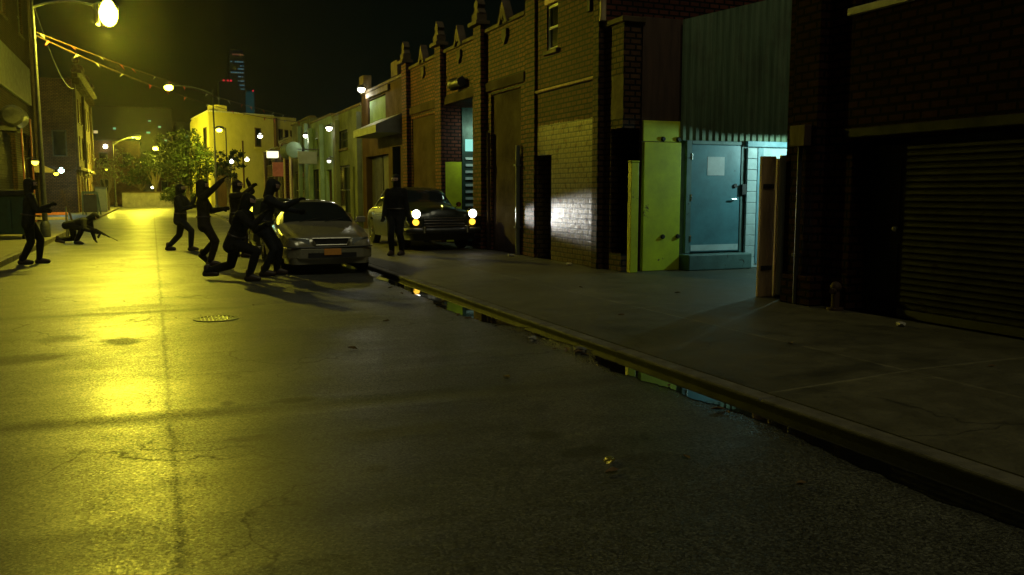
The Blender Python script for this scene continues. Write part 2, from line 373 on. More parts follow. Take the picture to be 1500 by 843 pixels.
WORLD = {}
def thing(name, label, cat, loc=(0, 0, 0), rz=0.0, group=None, absolute=True):
    """Empty at the thing's base; absolute=True means its parts are given in world coordinates"""
    o = bpy.data.objects.new(name, None); COL.objects.link(o)
    o.location = loc; o.rotation_euler = (0, 0, rz); o.empty_display_size = 0.2
    o['label'] = label; o['category'] = cat
    if group: o['group'] = group
    if absolute and rz == 0: o['_abs'] = 1; WORLD[o.name] = Vector(loc)
    return o
def tag(o, label, cat, group=None):
    o['label'] = label; o['category'] = cat
    if group: o['group'] = group
    return o
def struct(o): o['kind'] = 'structure'; return o
def dup(root, loc, label, rz=None, group=None):
    r = root.copy(); COL.objects.link(r); r.location = loc; r['label'] = label
    if rz is not None: r.rotation_euler = (0, 0, rz)
    if group: r['group'] = group
    for ch in list(root.children):
        c = ch.copy(); COL.objects.link(c); c.parent = r
        for g in list(ch.children):
            d = g.copy(); COL.objects.link(d); d.parent = c
    return r
def plight(kind, loc, col, w, parent=None, **kw):
    d = bpy.data.lights.new('lamp_light', kind); d.color = col; d.energy = w
    for k, v in kw.items(): setattr(d, k, v)
    o = bpy.data.objects.new('lamp_light', d); COL.objects.link(o); o.location = loc
    if parent is not None:
        o.parent = parent
        if parent.get('_abs'): o.location = Vector(loc) - WORLD[parent.name]
    return o

SODIUM = (1.0, 0.87, 0.05)
HAZE = 0.0002

# ------------------------------------------------------------------ the setting
KX, WX, LX, LB = 3.98, 7.7, -2.95, -5.2       # right kerb, right facades, left kerb, left facades
m = MB(); m.box(-900, 900, -300, 1200, -0.3, -0.05); struct(m.build('ground', 'ground'))
m = MB()
nx, ny = 24, 60
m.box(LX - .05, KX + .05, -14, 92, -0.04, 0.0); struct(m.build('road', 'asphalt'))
m = MB(); m.box(-60, 60, 92.0, 100, -0.04, 0.002); struct(m.build('cross_street', 'asphalt'))
m = MB(); m.prism([(KX + .178, -14, -.04), (KX + .178, -14, .068), (5.75, -14, .13), (WX + 9, -14, .13), (WX + 9, -14, -.04)], (0, 0, 0), (0, 106, 0)); struct(m.build('pavement', 'concrete'))
m = MB(); m.box(LB - 9, LX - .16, -14, 92, -0.04, 0.13); struct(m.build('pavement', 'concrete'))
def kerb(x0, x1, steel):
    m = MB(); y = -14.0
    while y < 92:
        L = rnd.uniform(1.7, 2.3); j = rnd.uniform(-.006, .006)
        m.box(x0 + j, x1 + j, y, y + L - .012, -0.04, (.07 if steel else .132) + rnd.uniform(0, .006)); y += L
    struct(m.build('kerb', 'kerbstone', bevel=.015))
    if steel:
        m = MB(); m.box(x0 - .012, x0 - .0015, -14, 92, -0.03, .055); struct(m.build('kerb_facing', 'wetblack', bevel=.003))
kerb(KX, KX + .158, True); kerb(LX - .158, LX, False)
# standing water along the gutter: a sheet with a ragged outer edge
m = MB()
pr = random.Random(3)
def puddle(y0, y1, wmax, seed):
    q = random.Random(seed); n = int((y1 - y0) / .05); prev = None; w = 0.0
    for i in range(n + 1):
        y = y0 + (y1 - y0) * i / n; k = i / n
        env = min(1, .25 + k / .12, .25 + (1 - k) / .12)
        w += q.uniform(-.022, .022); w = max(-.1, min(.08, w)); w *= .97
        ww = max(.004, env * (wmax + w) + q.uniform(-.006, .006))
        a = m.b.verts.new((KX - .014, y, .005)); b = m.b.verts.new((KX - .014 - ww, y, .005))
        if prev: m.b.faces.new((prev[0], prev[1], b, a))
        prev = (a, b)
puddle(.6, 7.3, .3, 1); puddle(7.31, 8.9, .11, 4); puddle(8.91, 15.6, .36, 2); puddle(17, 19, .3, 5)
mw = bpy.data.materials.new('puddle_water'); t = NT(mw)
v = coords(t); finish(t, (0.006, 0.006, 0.005), 0.02, 0, t.bump(t.noise(v, 9, 2), 0.02, 0.01), 0.6)
struct(m.build('puddle', mw))

# far rising ground behind the end of the street
m = MB(); n = 40
ring = []
for i in range(n + 1):
    x = -160 + 320 * i / n
    h = 9 + 3 * math.sin(i * .8) + 2 * math.sin(i * 2.1 + 1)
    a = m.b.verts.new((x, 190, -.2)); b = m.b.verts.new((x, 230, max(1, h) * .75)); c = m.b.verts.new((x, 330, -.2))
    ring.append((a, b, c))
for p, q in zip(ring, ring[1:]):
    m.b.faces.new((p[0], q[0], q[1], p[1])); m.b.faces.new((p[1], q[1], q[2], p[2]))
struct(m.build('hills', 'ground'))

# ------------------------------------------------------------------ building kit (facades along the street: plane X = const, seen from the street side)
def facade(mb, X, s, y0, y1, z0, z1, ops, depth, back=None):
    """s=-1: right-hand side of the street (wall runs to larger X); s=+1: left side. Openings (ya, yb, za, zb[, depth])"""
    d = -s
    ys = sorted({y0, y1, *[v for o in ops for v in o[:2]]}); zs = sorted({z0, z1, *[v for o in ops for v in o[2:4]]})
    for a, b in zip(ys, ys[1:]):
        for c, e in zip(zs, zs[1:]):
            if any(o[0] <= a and b <= o[1] and o[2] <= c and e <= o[3] for o in ops): continue
            mb.quad((X, a, c), (X, b, c), (X, b, e), (X, a, e))
    for o in ops:
        ya, yb, za, zb = o[:4]; k = X + d * (o[4] if len(o) > 4 else .3)
        mb.quad((X, ya, za), (k, ya, za), (k, ya, zb), (X, ya, zb)); mb.quad((X, yb, za), (k, yb, za), (k, yb, zb), (X, yb, zb))
        mb.quad((X, ya, za), (X, yb, za), (k, yb, za), (k, ya, za)); mb.quad((X, ya, zb), (X, yb, zb), (k, yb, zb), (k, ya, zb))
        mb.quad((k, ya, za), (k, yb, za), (k, yb, zb), (k, ya, zb))
    B = X + d * depth
    mb.quad((X, y0, z0), (B, y0, z0), (B, y0, z1), (X, y0, z1)); mb.quad((X, y1, z0), (B, y1, z0), (B, y1, z1), (X, y1, z1))
    mb.quad((B, y0, z0), (B, y1, z0), (B, y1, z1), (B, y0, z1))

def shell(root, X, s, y0, y1, z1, ops, mat, depth=10, z0=.1, roof='roof', roof_drop=.35):
    m = MB(); facade(m, X, s, y0, y1, z0, z1, ops, depth)
    w = m.build('wall', mat, root, fix=False)
    d = -s; a, b = sorted((X + d * .22, X + d * (depth - .05)))
    m = MB(); m.box(a, b, y0 + .05, y1 - .05, z1 - roof_drop - .1, z1 - roof_drop); m.build('roof', roof, root)
    m = MB(); a, b = sorted((X - d * .05, X + d * .3)); m.box(a, b, y0 - .004, y1 + .004, z1 + .002, z1 + .1); m.build('coping', 'stone', root, bevel=.015)
    return w

def win(root, X, s, y0, y1, z0, z1, inset=.12, frame='whitetrim', pane='glass', bars=True, sill=True, sillmat='stone'):
    d = -s; x0 = X + d * inset; f = .055
    m = MB(); a, b = sorted((x0, x0 + d * .07))
    m.box(a, b, y0, y0 + f, z0, z1); m.box(a, b, y1 - f, y1, z0, z1); m.box(a, b, y0 + f, y1 - f, z0, z0 + f); m.box(a, b, y0 + f, y1 - f, z1 - f, z1)
    if bars: zm = (z0 + z1) / 2; m.box(a + .004, b - .004, y0 + f, y1 - f, zm - .022, zm + .022)
    o = m.build('window', frame, root)
    m = MB(); a, b = sorted((x0 + d * .04, x0 + d * .052)); m.box(a, b, y0 + .03, y1 - .03, z0 + .03, z1 - .03); m.build('pane', pane, o)
    if sill:
        m = MB(); a, b = sorted((X - d * .07, X + d * inset)); m.box(a, b, y0 - .06, y1 + .06, z0 - .09, z0 - .003); m.build('sill', sillmat, o, bevel=.01)
    return o

def door(root, X, s, y0, y1, z0, z1, inset=.2, mat='blackdoor', knob=True, name='door'):
    d = -s; a, b = sorted((X + d * inset, X + d * (inset + .05)))
    m = MB(); m.box(a, b, y0 + .004, y1 - .004, z0, z1 - .004)
    p = X + d * (inset - .012); a2, b2 = sorted((p, X + d * inset + d * .002)); w = y1 - y0; h = z1 - z0
    for (u0, u1, v0, v1) in ((.14, .86, .08, .42), (.14, .86, .5, .92)):
        m.box(a2, b2, y0 + w * u0, y0 + w * u1, z0 + h * v0, z0 + h * v1)
    o = m.build(name, mat, root, bevel=.004)
    if knob:
        m = MB(); m.ball((X + d * (inset - .05), y0 + .1, z0 + 1.0), .035, 2); m.build('handle', 'steel', o, True)
    return o

def pipe(root, x, y, z0, z1, r=.05, mat='darksteel', name='downpipe'):
    m = MB(); m.tube([(x, y, z0), (x, y, z1)], r, 10)
    z = z0 + .6
    while z < z1: m.box(x - r * 1.5, x + r * 1.5, y - r * 1.25, y + r * 1.25, z, z + .04); z += 1.4
    return m.build(name, mat, root, True)

# --------- near dark warehouse (right edge of the picture)
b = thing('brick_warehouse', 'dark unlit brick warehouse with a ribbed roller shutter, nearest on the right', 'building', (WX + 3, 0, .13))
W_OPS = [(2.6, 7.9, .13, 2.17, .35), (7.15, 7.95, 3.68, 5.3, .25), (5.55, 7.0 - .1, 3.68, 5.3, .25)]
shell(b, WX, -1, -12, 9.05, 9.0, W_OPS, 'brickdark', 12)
m = MB(); z = .14
while z < 2.05:
    m.prism([(WX + .2, 2.62, z), (WX + .165, 2.62, z + .02), (WX + .165, 2.62, z + .05), (WX + .2, 2.62, z + .07)], (0, 2.62, 0), (0, 7.25, 0)); z += .072
m.box(WX + .2, WX + .24, 2.62, 7.25, .13, 2.16)
sh = m.build('roller_shutter', 'shutter', b)
m = MB(); m.box(WX + .12, WX + .18, 2.62, 7.25, .13, .22); m.build('bottom_rail', 'darksteel', sh)
door(b, WX, -1, 7.3, 7.9, .13, 2.1, .25, 'blackdoor')
m = MB(); m.box(WX - .05, WX + .1, 2.5, 8.0, 2.19, 2.3); m.build('lintel', 'shutter', b, bevel=.012)
for (ya, yb) in ((7.15, 7.95), (5.55, 6.9)): win(b, WX, -1, ya, yb, 3.7, 5.28, .15, 'darksteel', 'glass', sillmat='whitetrim')
for yy in (8.35, 1.9, -3.5):
    m = MB(); m.box(WX - .14, WX - .003, yy, yy + .45, .13, 8.8)
    m.box(WX - .2, WX - .003, yy - .05, yy + .5, .13, .5)
    m.build('pilaster', 'brickdark', b, bevel=.01)
m = MB(); m.box(WX - .25, WX - .143, 8.44, 8.72, 2.12, 2.38); m.build('junction_box', 'rustwood', b, bevel=.012)
pipe(b, WX - .19, 8.58, .14, 2.12, .03)

# --------- gate post closing the court
g = thing('gate_post', 'brown timber gate post with a steel pipe at the corner of the court', 'post', (7.6, 9.35, .13))
m = MB(); m.box(7.54, 7.775, 9.33, 9.39, .13, 2.03); m.build('board', 'plankbrown', g, bevel=.012)
m = MB(); m.tube([(7.81, 9.22, .13), (7.81, 9.22, 2.04)], .058, 24); m.build('pipe', 'pipe', g, True)
for z in (.5, 1.6):
    m = MB(); m.box(7.56, 7.74, 9.314, 9.328, z, z + .06); m.build('hinge_strap', 'darksteel', g, bevel=.004)
m = MB(); m.lathe([(.075, .13), (.075, .16), (.06, .17)], (7.81, 9.22, 0)); m.build('foot', 'darksteel', g, True)
m = MB(); m.box(7.8, 7.97, 9.33, 9.39, .13, 2.0); m.build('gap_board', 'plankbrown', g, bevel=.01)  # added board closing the gap that leaked court light

# --------- court: shed wall facing down the street, with lime panel, blue door and pale blue blockwork
CY = 13.3
sh = thing('metal_sided_shed', 'green corrugated shed above a blue door and lime panel in the court', 'building', (9.6, CY, .13))
m = MB(); m.box(8.87, 12.1, CY, CY + 6, .13, 2.5); m.build('wall', 'tealwall', sh)
m = MB(); m.box(8.08, 8.868, CY + .02, CY + 6, .13, 4.62); m.build('side_panel', 'rustwood', sh)
m = MB()                                                    # corrugated sheet: real folds
x = 8.87; prof = []
while x < 12.1: prof += [(x, 0), (x + .03, -.03), (x + .07, -.03), (x + .1, 0)]; x += .14
def roofz(x): return 4.62 + (x - 8.9) * .27
vb = [m.b.verts.new((px, CY - .03 + py, 2.49)) for px, py in prof]; vt = [m.b.verts.new((px, CY - .03 + py, roofz(px))) for px, py in prof]
for i in range(len(prof) - 1): m.b.faces.new((vb[i], vb[i + 1], vt[i + 1], vt[i]))
so = m.modifiers if False else None
o = m.build('siding', 'siding', sh); sm = o.modifiers.new('thick', 'SOLIDIFY'); sm.thickness = .004
m = MB(); m.prism([(8.86, CY + .01, 2.5), (12.1, CY + .01, 2.5), (12.1, CY + .01, roofz(12.1)), (8.86, CY + .01, roofz(8.86))], (0, 0, 0), (0, 6, 0)); m.build('upper_wall', 'rustwood', sh)
m = MB(); m.box(8.9, 10.3, CY - .34, CY - .004, .13, .42); m.build('step', 'tealwall', sh, bevel=.02)
# blue door with frame
m = MB(); m.box(8.99, 9.1, CY - .07, CY - .003, .425, 2.485); m.box(10.2, 10.28, CY - .07, CY - .003, .425, 2.485); m.box(9.1, 10.2, CY - .07, CY - .003, 2.42, 2.485)
m.build('door_frame', 'tealwall', sh, bevel=.008)
m = MB(); m.box(9.105, 10.195, CY - .055, CY - .005, .45, 2.415)
d = m.build('door', 'bluedoor', sh, bevel=.006)
m = MB(); m.box(9.12, 10.18, CY - .062, CY - .056, .47, .58); m.build('kick_plate', 'paleblue', d, bevel=.002)
m = MB(); m.box(9.45, 9.83, CY - .061, CY - .056, 1.86, 2.2); m.build('notice', 'paper', d)
m = MB(); m.tube([(10.08, CY - .06, 1.42), (10.08, CY - .11, 1.42), (9.97, CY - .11, 1.42)], .016, 8); m.build('handle', 'steel', d, True)
m = MB(); m.lathe([(.04, -.085), (.04, -.056)], (10.08, CY, 1.67), 'Y', 14); m.build('lock', 'darksteel', d, True)
for z in (.7, 1.45, 2.2):
    m = MB(); m.tube([(9.1, CY - .07, z - .06), (9.1, CY - .07, z + .06)], .018, 8); m.build('hinge', 'steel', d, True)
m = MB(); m.box(10.2, 10.34, CY - .12, CY - .072, 1.5, 1.7); m.build('lock_box', 'darksteel', sh, bevel=.01)
# pale blue blockwork pier with slats and trim
m = MB()
for k in range(11):
    z = .13 + k * .205
    m.box(10.3, 10.52, CY - .13, CY - .073, z, z + .198); m.box(10.525, 11.6, CY - .115, CY - .073, z, z + .198)
m.build('block_pier', 'paleblue', sh, bevel=.008)
m = MB(); m.box(10.53, 10.66, CY - .135, CY - .117, .2, 2.38); m.box(10.28, 11.6, CY - .15, CY - .073, 2.395, 2.5); m.build('pier_trim', 'paleblue2', sh, bevel=.006)
m = MB(); m.box(11.62, 11.66, CY - .14, CY, .13, 2.4); m.build('corner_bead', 'paleblue2', sh)
# lime panels: leaf plus short upper leaf
m = MB(); m.box(8.09, 8.865, CY - .075, CY + .015, .135, 2.44); p = m.build('lower_panel', 'lime', sh, bevel=.008)
m = MB(); m.box(8.09, 8.865, CY - .03, CY + .015, 2.455, 2.82); p2 = m.build('upper_panel', 'lime', sh, bevel=.008)
for nm, par, z, y in (('bolt', p, .75, CY - .09), ('bolt', p2, 2.5, CY - .045)):
    for x in (8.5, 8.82):
        m = MB(); m.lathe([(.03, -.03), (.045, 0), (.045, .02)], (x, y, z), 'Y', 10); m.build(nm, 'darksteel', par, True)
gp = MB(); gp.box(7.745, 7.9, CY - .22, CY - .1, .13, 2.07); gp.box(7.735, 7.91, CY - .23, CY - .09, 2.072, 2.1)
tag(gp.build('painted_post', 'lime', bevel=.01), 'narrow lime green post standing against the brick pier left of the lime panel', 'post')
# court side lamp (its glow is what lights the blue door) on the east wall of the court
cw = thing('court_wall', 'plain brick wall closing the small court behind the gate post', 'wall', (12.3, 11.3, .13))
m = MB(); m.box(12.15, 12.4, 9.2, CY + .1, .13, 4.2); m.build('wall', 'brickdark', cw)
m = MB(); m.box(12.1, 12.45, 9.2, CY + .1, 4.203, 4.28); m.build('coping', 'stone', cw)
cl = thing('wall_lamp', 'hooded teal floodlight fixed inside the court, hidden behind the dark warehouse', 'lamp', (12.1, 11.4, 2.5))
m = MB(); m.box(10.8, 12.148, 11.2, 12.5, 2.5, 2.53); m.build('hood', 'darksteel', cl)  # unseen plate, made wide to cut the lamp's light off the siding
m = MB(); m.box(11.5, 11.8, 11.85, 11.9, 2.47, 2.497); m.build('tube', emitter('teal_tube', (.45, 1.0, .95), 6), cl)
plight('POINT', (11.6, 11.9, 2.42), (0.56, 1.0, 0.9), 140, cl, shadow_soft_size=.04)

# --------- brown brick pier and painted brick building
b = thing('brick_pier_building', 'low dark brown brick pier beside the lime panel with a tall black slot doorway', 'building', (WX + .2, 13.6, .13))
m = MB(); facade(m, WX, -1, CY + .03, 14.0, .13, 4.5, [(13.33, 13.74, .45, 2.68, .35)], .36)
m.build('wall', 'brickpier', b, fix=False)
m = MB(); m.box(WX - .05, WX + .42, CY - .02, 13.99, 4.503, 4.6); m.build('coping', 'stone', b, bevel=.012)
m = MB(); m.box(WX + .25, WX + .3, 13.335, 13.735, .45, 2.67); m.build('door', 'blackdoor', b)
m = MB(); m.box(WX - .012, WX - .003, 13.3, 13.72, 2.85, 3.6); m.build('painted_patch', 'stone', b)

b = thing('painted_brick_building', 'two storey red brick building with yellow painted lower wall and one white sash window', 'building', (WX + 3, 15.5, .13))
ops = [(15.98, 16.5, 4.45, 5.38, .2), (16.25, 16.98, .13, 2.33, .4)]
shell(b, WX, -1, 14.0, 17.0, 7.4, ops, 'brickpaint', 10)
win(b, WX, -1, 15.98, 16.5, 4.46, 5.37, .03, 'whitetrim')
m = MB(); m.box(WX - .02, WX + .05, 15.9, 16.58, 5.4, 5.62); m.build('lintel', 'reddoor', b)
door(b, WX, -1, 16.25, 16.98, .13, 2.33, .32)
m = MB(); m.tube([(WX - .04, 14.05, 3.67), (WX - .04, 16.95, 3.67)], .03, 8); m.build('conduit', 'plankbrown', b, True)
pipe(b, WX - .08, 13.95, 4.62, 7.3, .06, 'cream')
m = MB(); m.box(WX - .13, WX - .003, 14.0, 14.22, .13, 7.3); m.build('pilaster', 'brickpier', b, bevel=.01)
m = MB(); m.box(WX - .06, WX - .003, 14.5, 14.62, 4.9, 5.7); m.build('vent', 'black', b)

# --------- gothic parapet building
b = thing('gothic_brick_building', 'red brick garage with stone finials and pointed ornaments along its parapet', 'building', (WX + 3, 22.3, .13))
BAY = (21.0, 23.4, .13, 3.97, 3.2)
ops = [BAY, (17.85, 19.7, .13, 3.9, .1), (24.1, 26.6, .13, 3.85, .08)]
shell(b, WX, -1, 17.56, 27.4, 5.4, ops, 'brickred', 12, roof_drop=.5)
for (ya, yb, k) in ((17.85, 19.7, .095), (24.1, 26.6, .075)):
    m = MB(); m.box(WX + k - .04, WX + k - .004, ya + .003, yb - .003, .13, 3.895 if k > .09 else 3.845); m.build('infill', 'stucco', b)
door(b, WX, -1, 18.0, 18.9, .13, 2.35, .03, 'stucco'); pipe(b, WX - .06, 19.72, .14, 3.0, .045, 'stucco'); pipe(b, WX - .06, 17.9, .14, 2.6, .05, 'greysign')
# pilasters with finials
for yy in (17.27, 20.3, 23.5, 27.0):
    m = MB(); top = 6.6 if yy < 17.5 else 5.62
    dp = .05 if yy < 17.5 else .14
    m.box(WX - dp, WX - .003, yy - .26, yy + .26, .13, top)
    if yy > 17.5: m.box(WX - dp - .03, WX - .003, yy - .31, yy + .31, .13, .5)
    pl = m.build('pilaster', 'brickred', b, bevel=.012)
    if yy > 17.5:
        m = MB(); m.box(WX - .27, WX + .1, yy - .31, yy + .31, 5.623, 5.72); m.box(WX - .2, WX + .06, yy - .18, yy + .18, 5.722, 5.92)
        m.prism([(WX - .16, yy - .2, 5.92), (WX - .16, yy + .2, 5.92), (WX - .16, yy + .1, 6.05), (WX - .16, yy + .16, 6.13), (WX - .16, yy, 6.32), (WX - .16, yy - .16, 6.13), (WX - .16, yy - .1, 6.05)], (0, 0, 0), (.2, 0, 0))
        m.build('finial', 'stone', pl, bevel=.012)
    else:
        m = MB(); m.box(WX - .27, WX + .3, yy - .31, yy + .31, 6.603, 6.72); m.build('finial', 'stone', pl)
for yy in (18.75, 21.95, 25.25):
    m = MB()
    for sgn in (-1, 1):
        m.prism([(WX - .1, yy, 5.95), (WX - .1, yy + sgn * .3, 5.42), (WX - .1, yy + sgn * .16, 5.42), (WX - .1, yy, 5.7)], (0, 0, 0), (.2, 0, 0))
    m.box(WX - .1, WX + .1, yy - .04, yy + .04, 5.5, 5.72)
    m.build('peak_ornament', 'stone', b)
    m = MB(); m.prism([(WX - .06, yy - .14, 5.3), (WX - .06, yy + .14, 5.3), (WX - .06, yy + .15, 5.12), (WX - .06, yy, 4.95), (WX - .06, yy - .15, 5.12)], (0, 0, 0), (.057, 0, 0))
    m.build('shield', 'stone', b, bevel=.012)
for (ya, yb) in ((17.6, 20.0), (20.6, 23.2), (23.8, 26.7)):
    m = MB(); m.box(WX - .05, WX - .003, ya, yb, 3.98, 4.2); m.build('lintel', 'stucco', b, bevel=.01)
# open bay: lime panel, glowing teal window with slats on the far jamb
J = 23.395
m = MB(); m.box(WX + .02, 8.21, J - .06, J - .003, .14, 2.41); m.build('jamb_panel', 'lime', b)
m = MB(); m.box(8.24, 9.3, J - .04, J - .003, .14, 3.95); bw = m.build('bay_screen', 'dumpster', b)
m = MB(); m.box(8.33, 8.62, J - .055, J - .042, 2.72, 3.06); m.build('lit_pane', emitter('teal_pane', (.35, .95, .8), .9), bw)
m = MB()
for k in range(8): m.box(8.33, 8.62, J - .07, J - .042, 1.15 + k * .19, 1.15 + k * .19 + .07)
m.build('slat', 'paleblue', bw)
plight('AREA', (8.75, 22.6, 3.4), (.75, 1.0, .75), 14, b, shape='RECTANGLE', size=.5, size_y=.3).rotation_euler = (R(50), 0, 0)  # added light without a fixture, brightens the lime panel in the bay
m = MB(); m.lathe([(.12, 0), (.12, .5), (.16, .55), (.16, .7)], (WX - .12, 21.5, 4.42), 'Y', 14); o = m.build('camera_housing', 'darksteel', b, True)
m = MB(); m.tube([(WX, 21.75, 4.6), (WX - .12, 21.75, 4.5)], .03); m.build('bracket', 'darksteel', o)

# --------- cornice building with awning
b = thing('corniced_shopfront', 'dark old shopfront with a stepped parapet, blank awning box and teal lit doorway', 'building', (WX + 3, 30.5, .13))
ops = [(28.0, 29.05, .13, 3.1, .5), (29.6, 33.0, .13, 2.9, .3), (29.9, 32.6, 3.9, 5.0, .15)]
shell(b, WX, -1, 27.45, 33.6, 5.3, ops, 'stucco', 11)
m = MB(); m.box(WX - .08, WX + .25, 32.9, 33.62, 5.403, 6.0); m.box(WX - .08, WX + .25, 28.0, 28.8, 5.403, 5.9); m.box(WX - .1, WX - .003, 29.2, 32.5, 5.05, 5.25); m.build('parapet_block', 'stone', b, bevel=.02)
m = MB(); m.prism([(WX - .003, 27.7, 4.15), (WX - .9, 27.7, 3.75), (WX - .9, 27.7, 3.5), (WX - .003, 27.7, 3.5)], (0, 0, 0), (0, 3.4, 0)); m.build('awning', 'greysign', b)
m = MB(); m.box(WX + .42, WX + .47, 28.02, 29.03, .14, 3.08); o = m.build('door', emitter('teal_door_glass', (.12, .75, .6), .22), b)
m = MB(); m.box(WX + .38, WX + .418, 28.02, 28.12, .14, 3.08); m.box(WX + .38, WX + .418, 28.5, 28.58, .14, 3.08); m.box(WX + .38, WX + .418, 28.93, 29.03, .14, 3.08); m.box(WX + .38, WX + .418, 28.13, 28.92, 2.2, 2.28); m.build('frame', 'darksteel', o)
door(b, WX, -1, 29.62, 31.2, .13, 2.88, .22); door(b, WX, -1, 31.3, 32.98, .13, 2.88, .22)
m = MB(); m.box(WX + .08, WX + .14, 29.92, 32.58, 3.92, 4.98); m.build('sign_panel', 'pale', b)

# --------- low row further up the right side
def row_shop(label, y0, y1, z1, mat, door_mat, cols, cmat):
    b = thing('row_shop', label, 'building', (WX + 3, (y0 + y1) / 2, .13), group='low shops in a row on the right')
    w = y1 - y0
    ops = [(y0 + .35, y0 + w * .3, .13, 2.6, .25), (y0 + w * .4, y1 - .4, .6, 2.7, .2), (y0 + w * .45, y0 + w * .75, 3.4, 4.2, .15)]
    shell(b, WX, -1, y0, y1, z1, ops, mat, 10)
    door(b, WX, -1, y0 + .35, y0 + w * .3, .13, 2.58, .15, door_mat)
    win(b, WX, -1, y0 + w * .4, y1 - .4, .62, 2.68, .1, 'darksteel'); win(b, WX, -1, y0 + w * .45, y0 + w * .75, 3.42, 4.18, .08, 'darksteel')
    for c in cols:
        m = MB(); m.box(WX - .2, WX - .003, c - .22, c + .22, .13, z1 - .25); m.build('pilaster', cmat, b, bevel=.02)
    return b
row_shop('grey rendered low shop next to the corniced shopfront', 33.65, 39.6, 4.95, 'greyren', 'blackdoor', (33.95, 38.2), 'greyren')
row_shop('greenish low shop behind the grey hanging sign', 39.62, 45.4, 5.05, 'pale', 'stucco', (42.0, 45.0), 'pale')
row_shop('pale low shop beneath the cylindrical awning end', 45.42, 51.8, 5.4, 'greyren', 'rustwood', (46.4, 48.4), 'pale')
row_shop('red brick low shop with the faded red hanging sign', 51.82, 57.5, 4.75, 'brickred', 'reddoor', (53.6, 55.2), 'brickred')
row_shop('dark brick low shop farthest up the right row', 57.52, 66.0, 4.45, 'brickfar', 'blackdoor', (58.5, 64.0), 'rustwood')

def hang_sign(name, label, y0, y1, z0, z1, x0, mat):
    r = thing(name, label, 'sign', (WX, (y0 + y1) / 2, z0))
    m = MB(); m.box(x0, x0 + .9, (y0 + y1) / 2 - .05, (y0 + y1) / 2 + .05, z0, z1); m.build('board', mat, r, bevel=.02)
    m = MB(); m.tube([(WX, (y0 + y1) / 2, z1 + .1), (x0, (y0 + y1) / 2, z1 + .1)], .03); m.build('bracket', 'darksteel', r)
hang_sign('hanging_sign', 'blank grey hanging sign board over the pale low shops', 41.5, 42.5, 2.9, 3.5, 6.5, 'greysign')
hang_sign('hanging_sign', 'faded red hanging sign board on the red brick shop', 53.0, 54.0, 2.5, 3.35, 6.75, 'redsign')
r = thing('barrel_awning', 'rounded pale awning end projecting over the pavement on two yellow posts', 'awning', (7.2, 47.5, .13))
m = MB(); m.lathe([(.1, 45.8), (.42, 45.85), (.42, 48.2), (.1, 48.25)], (6.9, 0, 3.75), 'Y', 18); m.build('canopy', 'pale', r, True)
for yy in (45.95, 48.1):
    m = MB(); m.tube([(6.7, yy, .13), (6.7, yy, 3.4)], .06); m.build('post', 'cream', r, True)
lb = thing('lit_box_sign', 'glowing cream box sign over a red brick doorway up the street', 'sign', (WX, 57.0, 3.8))
m = MB(); m.box(6.9, 7.55, 56.6, 57.4, 3.75, 4.15); m.build('light_box', emitter('cream_box', (1, .93, .6), 1.6), lb, bevel=.02)
m = MB(); m.box(6.86, WX, 56.55, 57.45, 4.16, 4.22); m.build('frame', 'darksteel', lb)

# --------- yellow building at the bend, turned 45 degrees to the street
A, B2, B3, C3 = Vector((5.28, 88, 0)), Vector((12.47, 97, 0)), Vector((15.5, 100.8, 0)), Vector((4.2, 98, 0))
yb = thing('yellow_building', 'two storey yellow stucco building facing the bend at the end of the street', 'building', (9, 94, 0))
m = MB(); H1, H2 = 9.25, 9.7
back = Vector((-2, 14, 0))
foot = [A, B2, B3, B3 + Vector((-6, 8, 0)), C3 + Vector((0, 5, 0)), C3]
hz = [9.25, 9.75, 9.95, 9.9, 9.2, 9.2]
for i in range(6):
    p, q = foot[i], foot[(i + 1) % 6]
    m.quad(p, q, q + Vector((0, 0, hz[(i + 1) % 6])), p + Vector((0, 0, hz[i])))
m.quad(*[f + Vector((0, 0, h - .35)) for f, h in zip(foot, hz)])
m.build('wall', 'yellowwall', yb)
def on_face(p, q, t0, t1, z0, z1, out0, out1, mat, name, par, thick=True):
    d = (q - p); L = d.length; d.normalize(); nrm = Vector((d.y, -d.x, 0))
    a = p + d * (t0 * L); b_ = p + d * (t1 * L)
    m = MB(); c = (a + b_) / 2 + nrm * ((out0 + out1) / 2) + Vector((0, 0, (z0 + z1) / 2))
    m.obox(c, d * ((t1 - t0) * L / 2), nrm * ((out1 - out0) / 2), (0, 0, (z1 - z0) / 2)); return m.build(name, mat, par)
def yb_win(p, q, t0, t1, z0, z1):
    w = on_face(p, q, t0, t1, z0, z1, .004, .05, 'rustwood', 'window', yb)
    on_face(p, q, t0 + (t1 - t0) * .15, t1 - (t1 - t0) * .15, z0 + .12, z1 - .12, .052, .065, 'glass', 'pane', w)
    on_face(p, q, t0 - .01, t1 + .01, z0 - .16, z0 - .003, .004, .14, 'yellowwall', 'sill', w)
yb_win(A, B2, .68, .78, 6.3, 8.3); yb_win(B2, B3, .2, .38, 6.9, 8.5); yb_win(B2, B3, .46, .62, 6.9, 8.5); yb_win(B2, B3, .7, .86, 6.9, 8.5)
yb_win(C3, A, .7, .88, 5.7, 7.9); yb_win(C3, A, .3, .42, 5.9, 7.4); yb_win(C3, A, .7, .88, 2.0, 4.0); yb_win(C3, A, .2, .4, 2.0, 4.0)
yb_win(A, B2, .3, .38, 1.6, 3.4)
on_face(A, B2, .05, .22, 0.0, 4.5, .004, .07, 'rustwood', 'door', yb)
on_face(A, B2, .47, .485, 2.0, 6.8, .004, .09, 'rustwood', 'downpipe', yb)
on_face(B2, B3, .0, .07, 0.0, 9.6, .004, .3, 'rustwood', 'downpipe', yb)
on_face(A, B2, .14, .27, 9.3, 10.05, -1.2, -.05, 'yellowwall', 'chimney', yb)
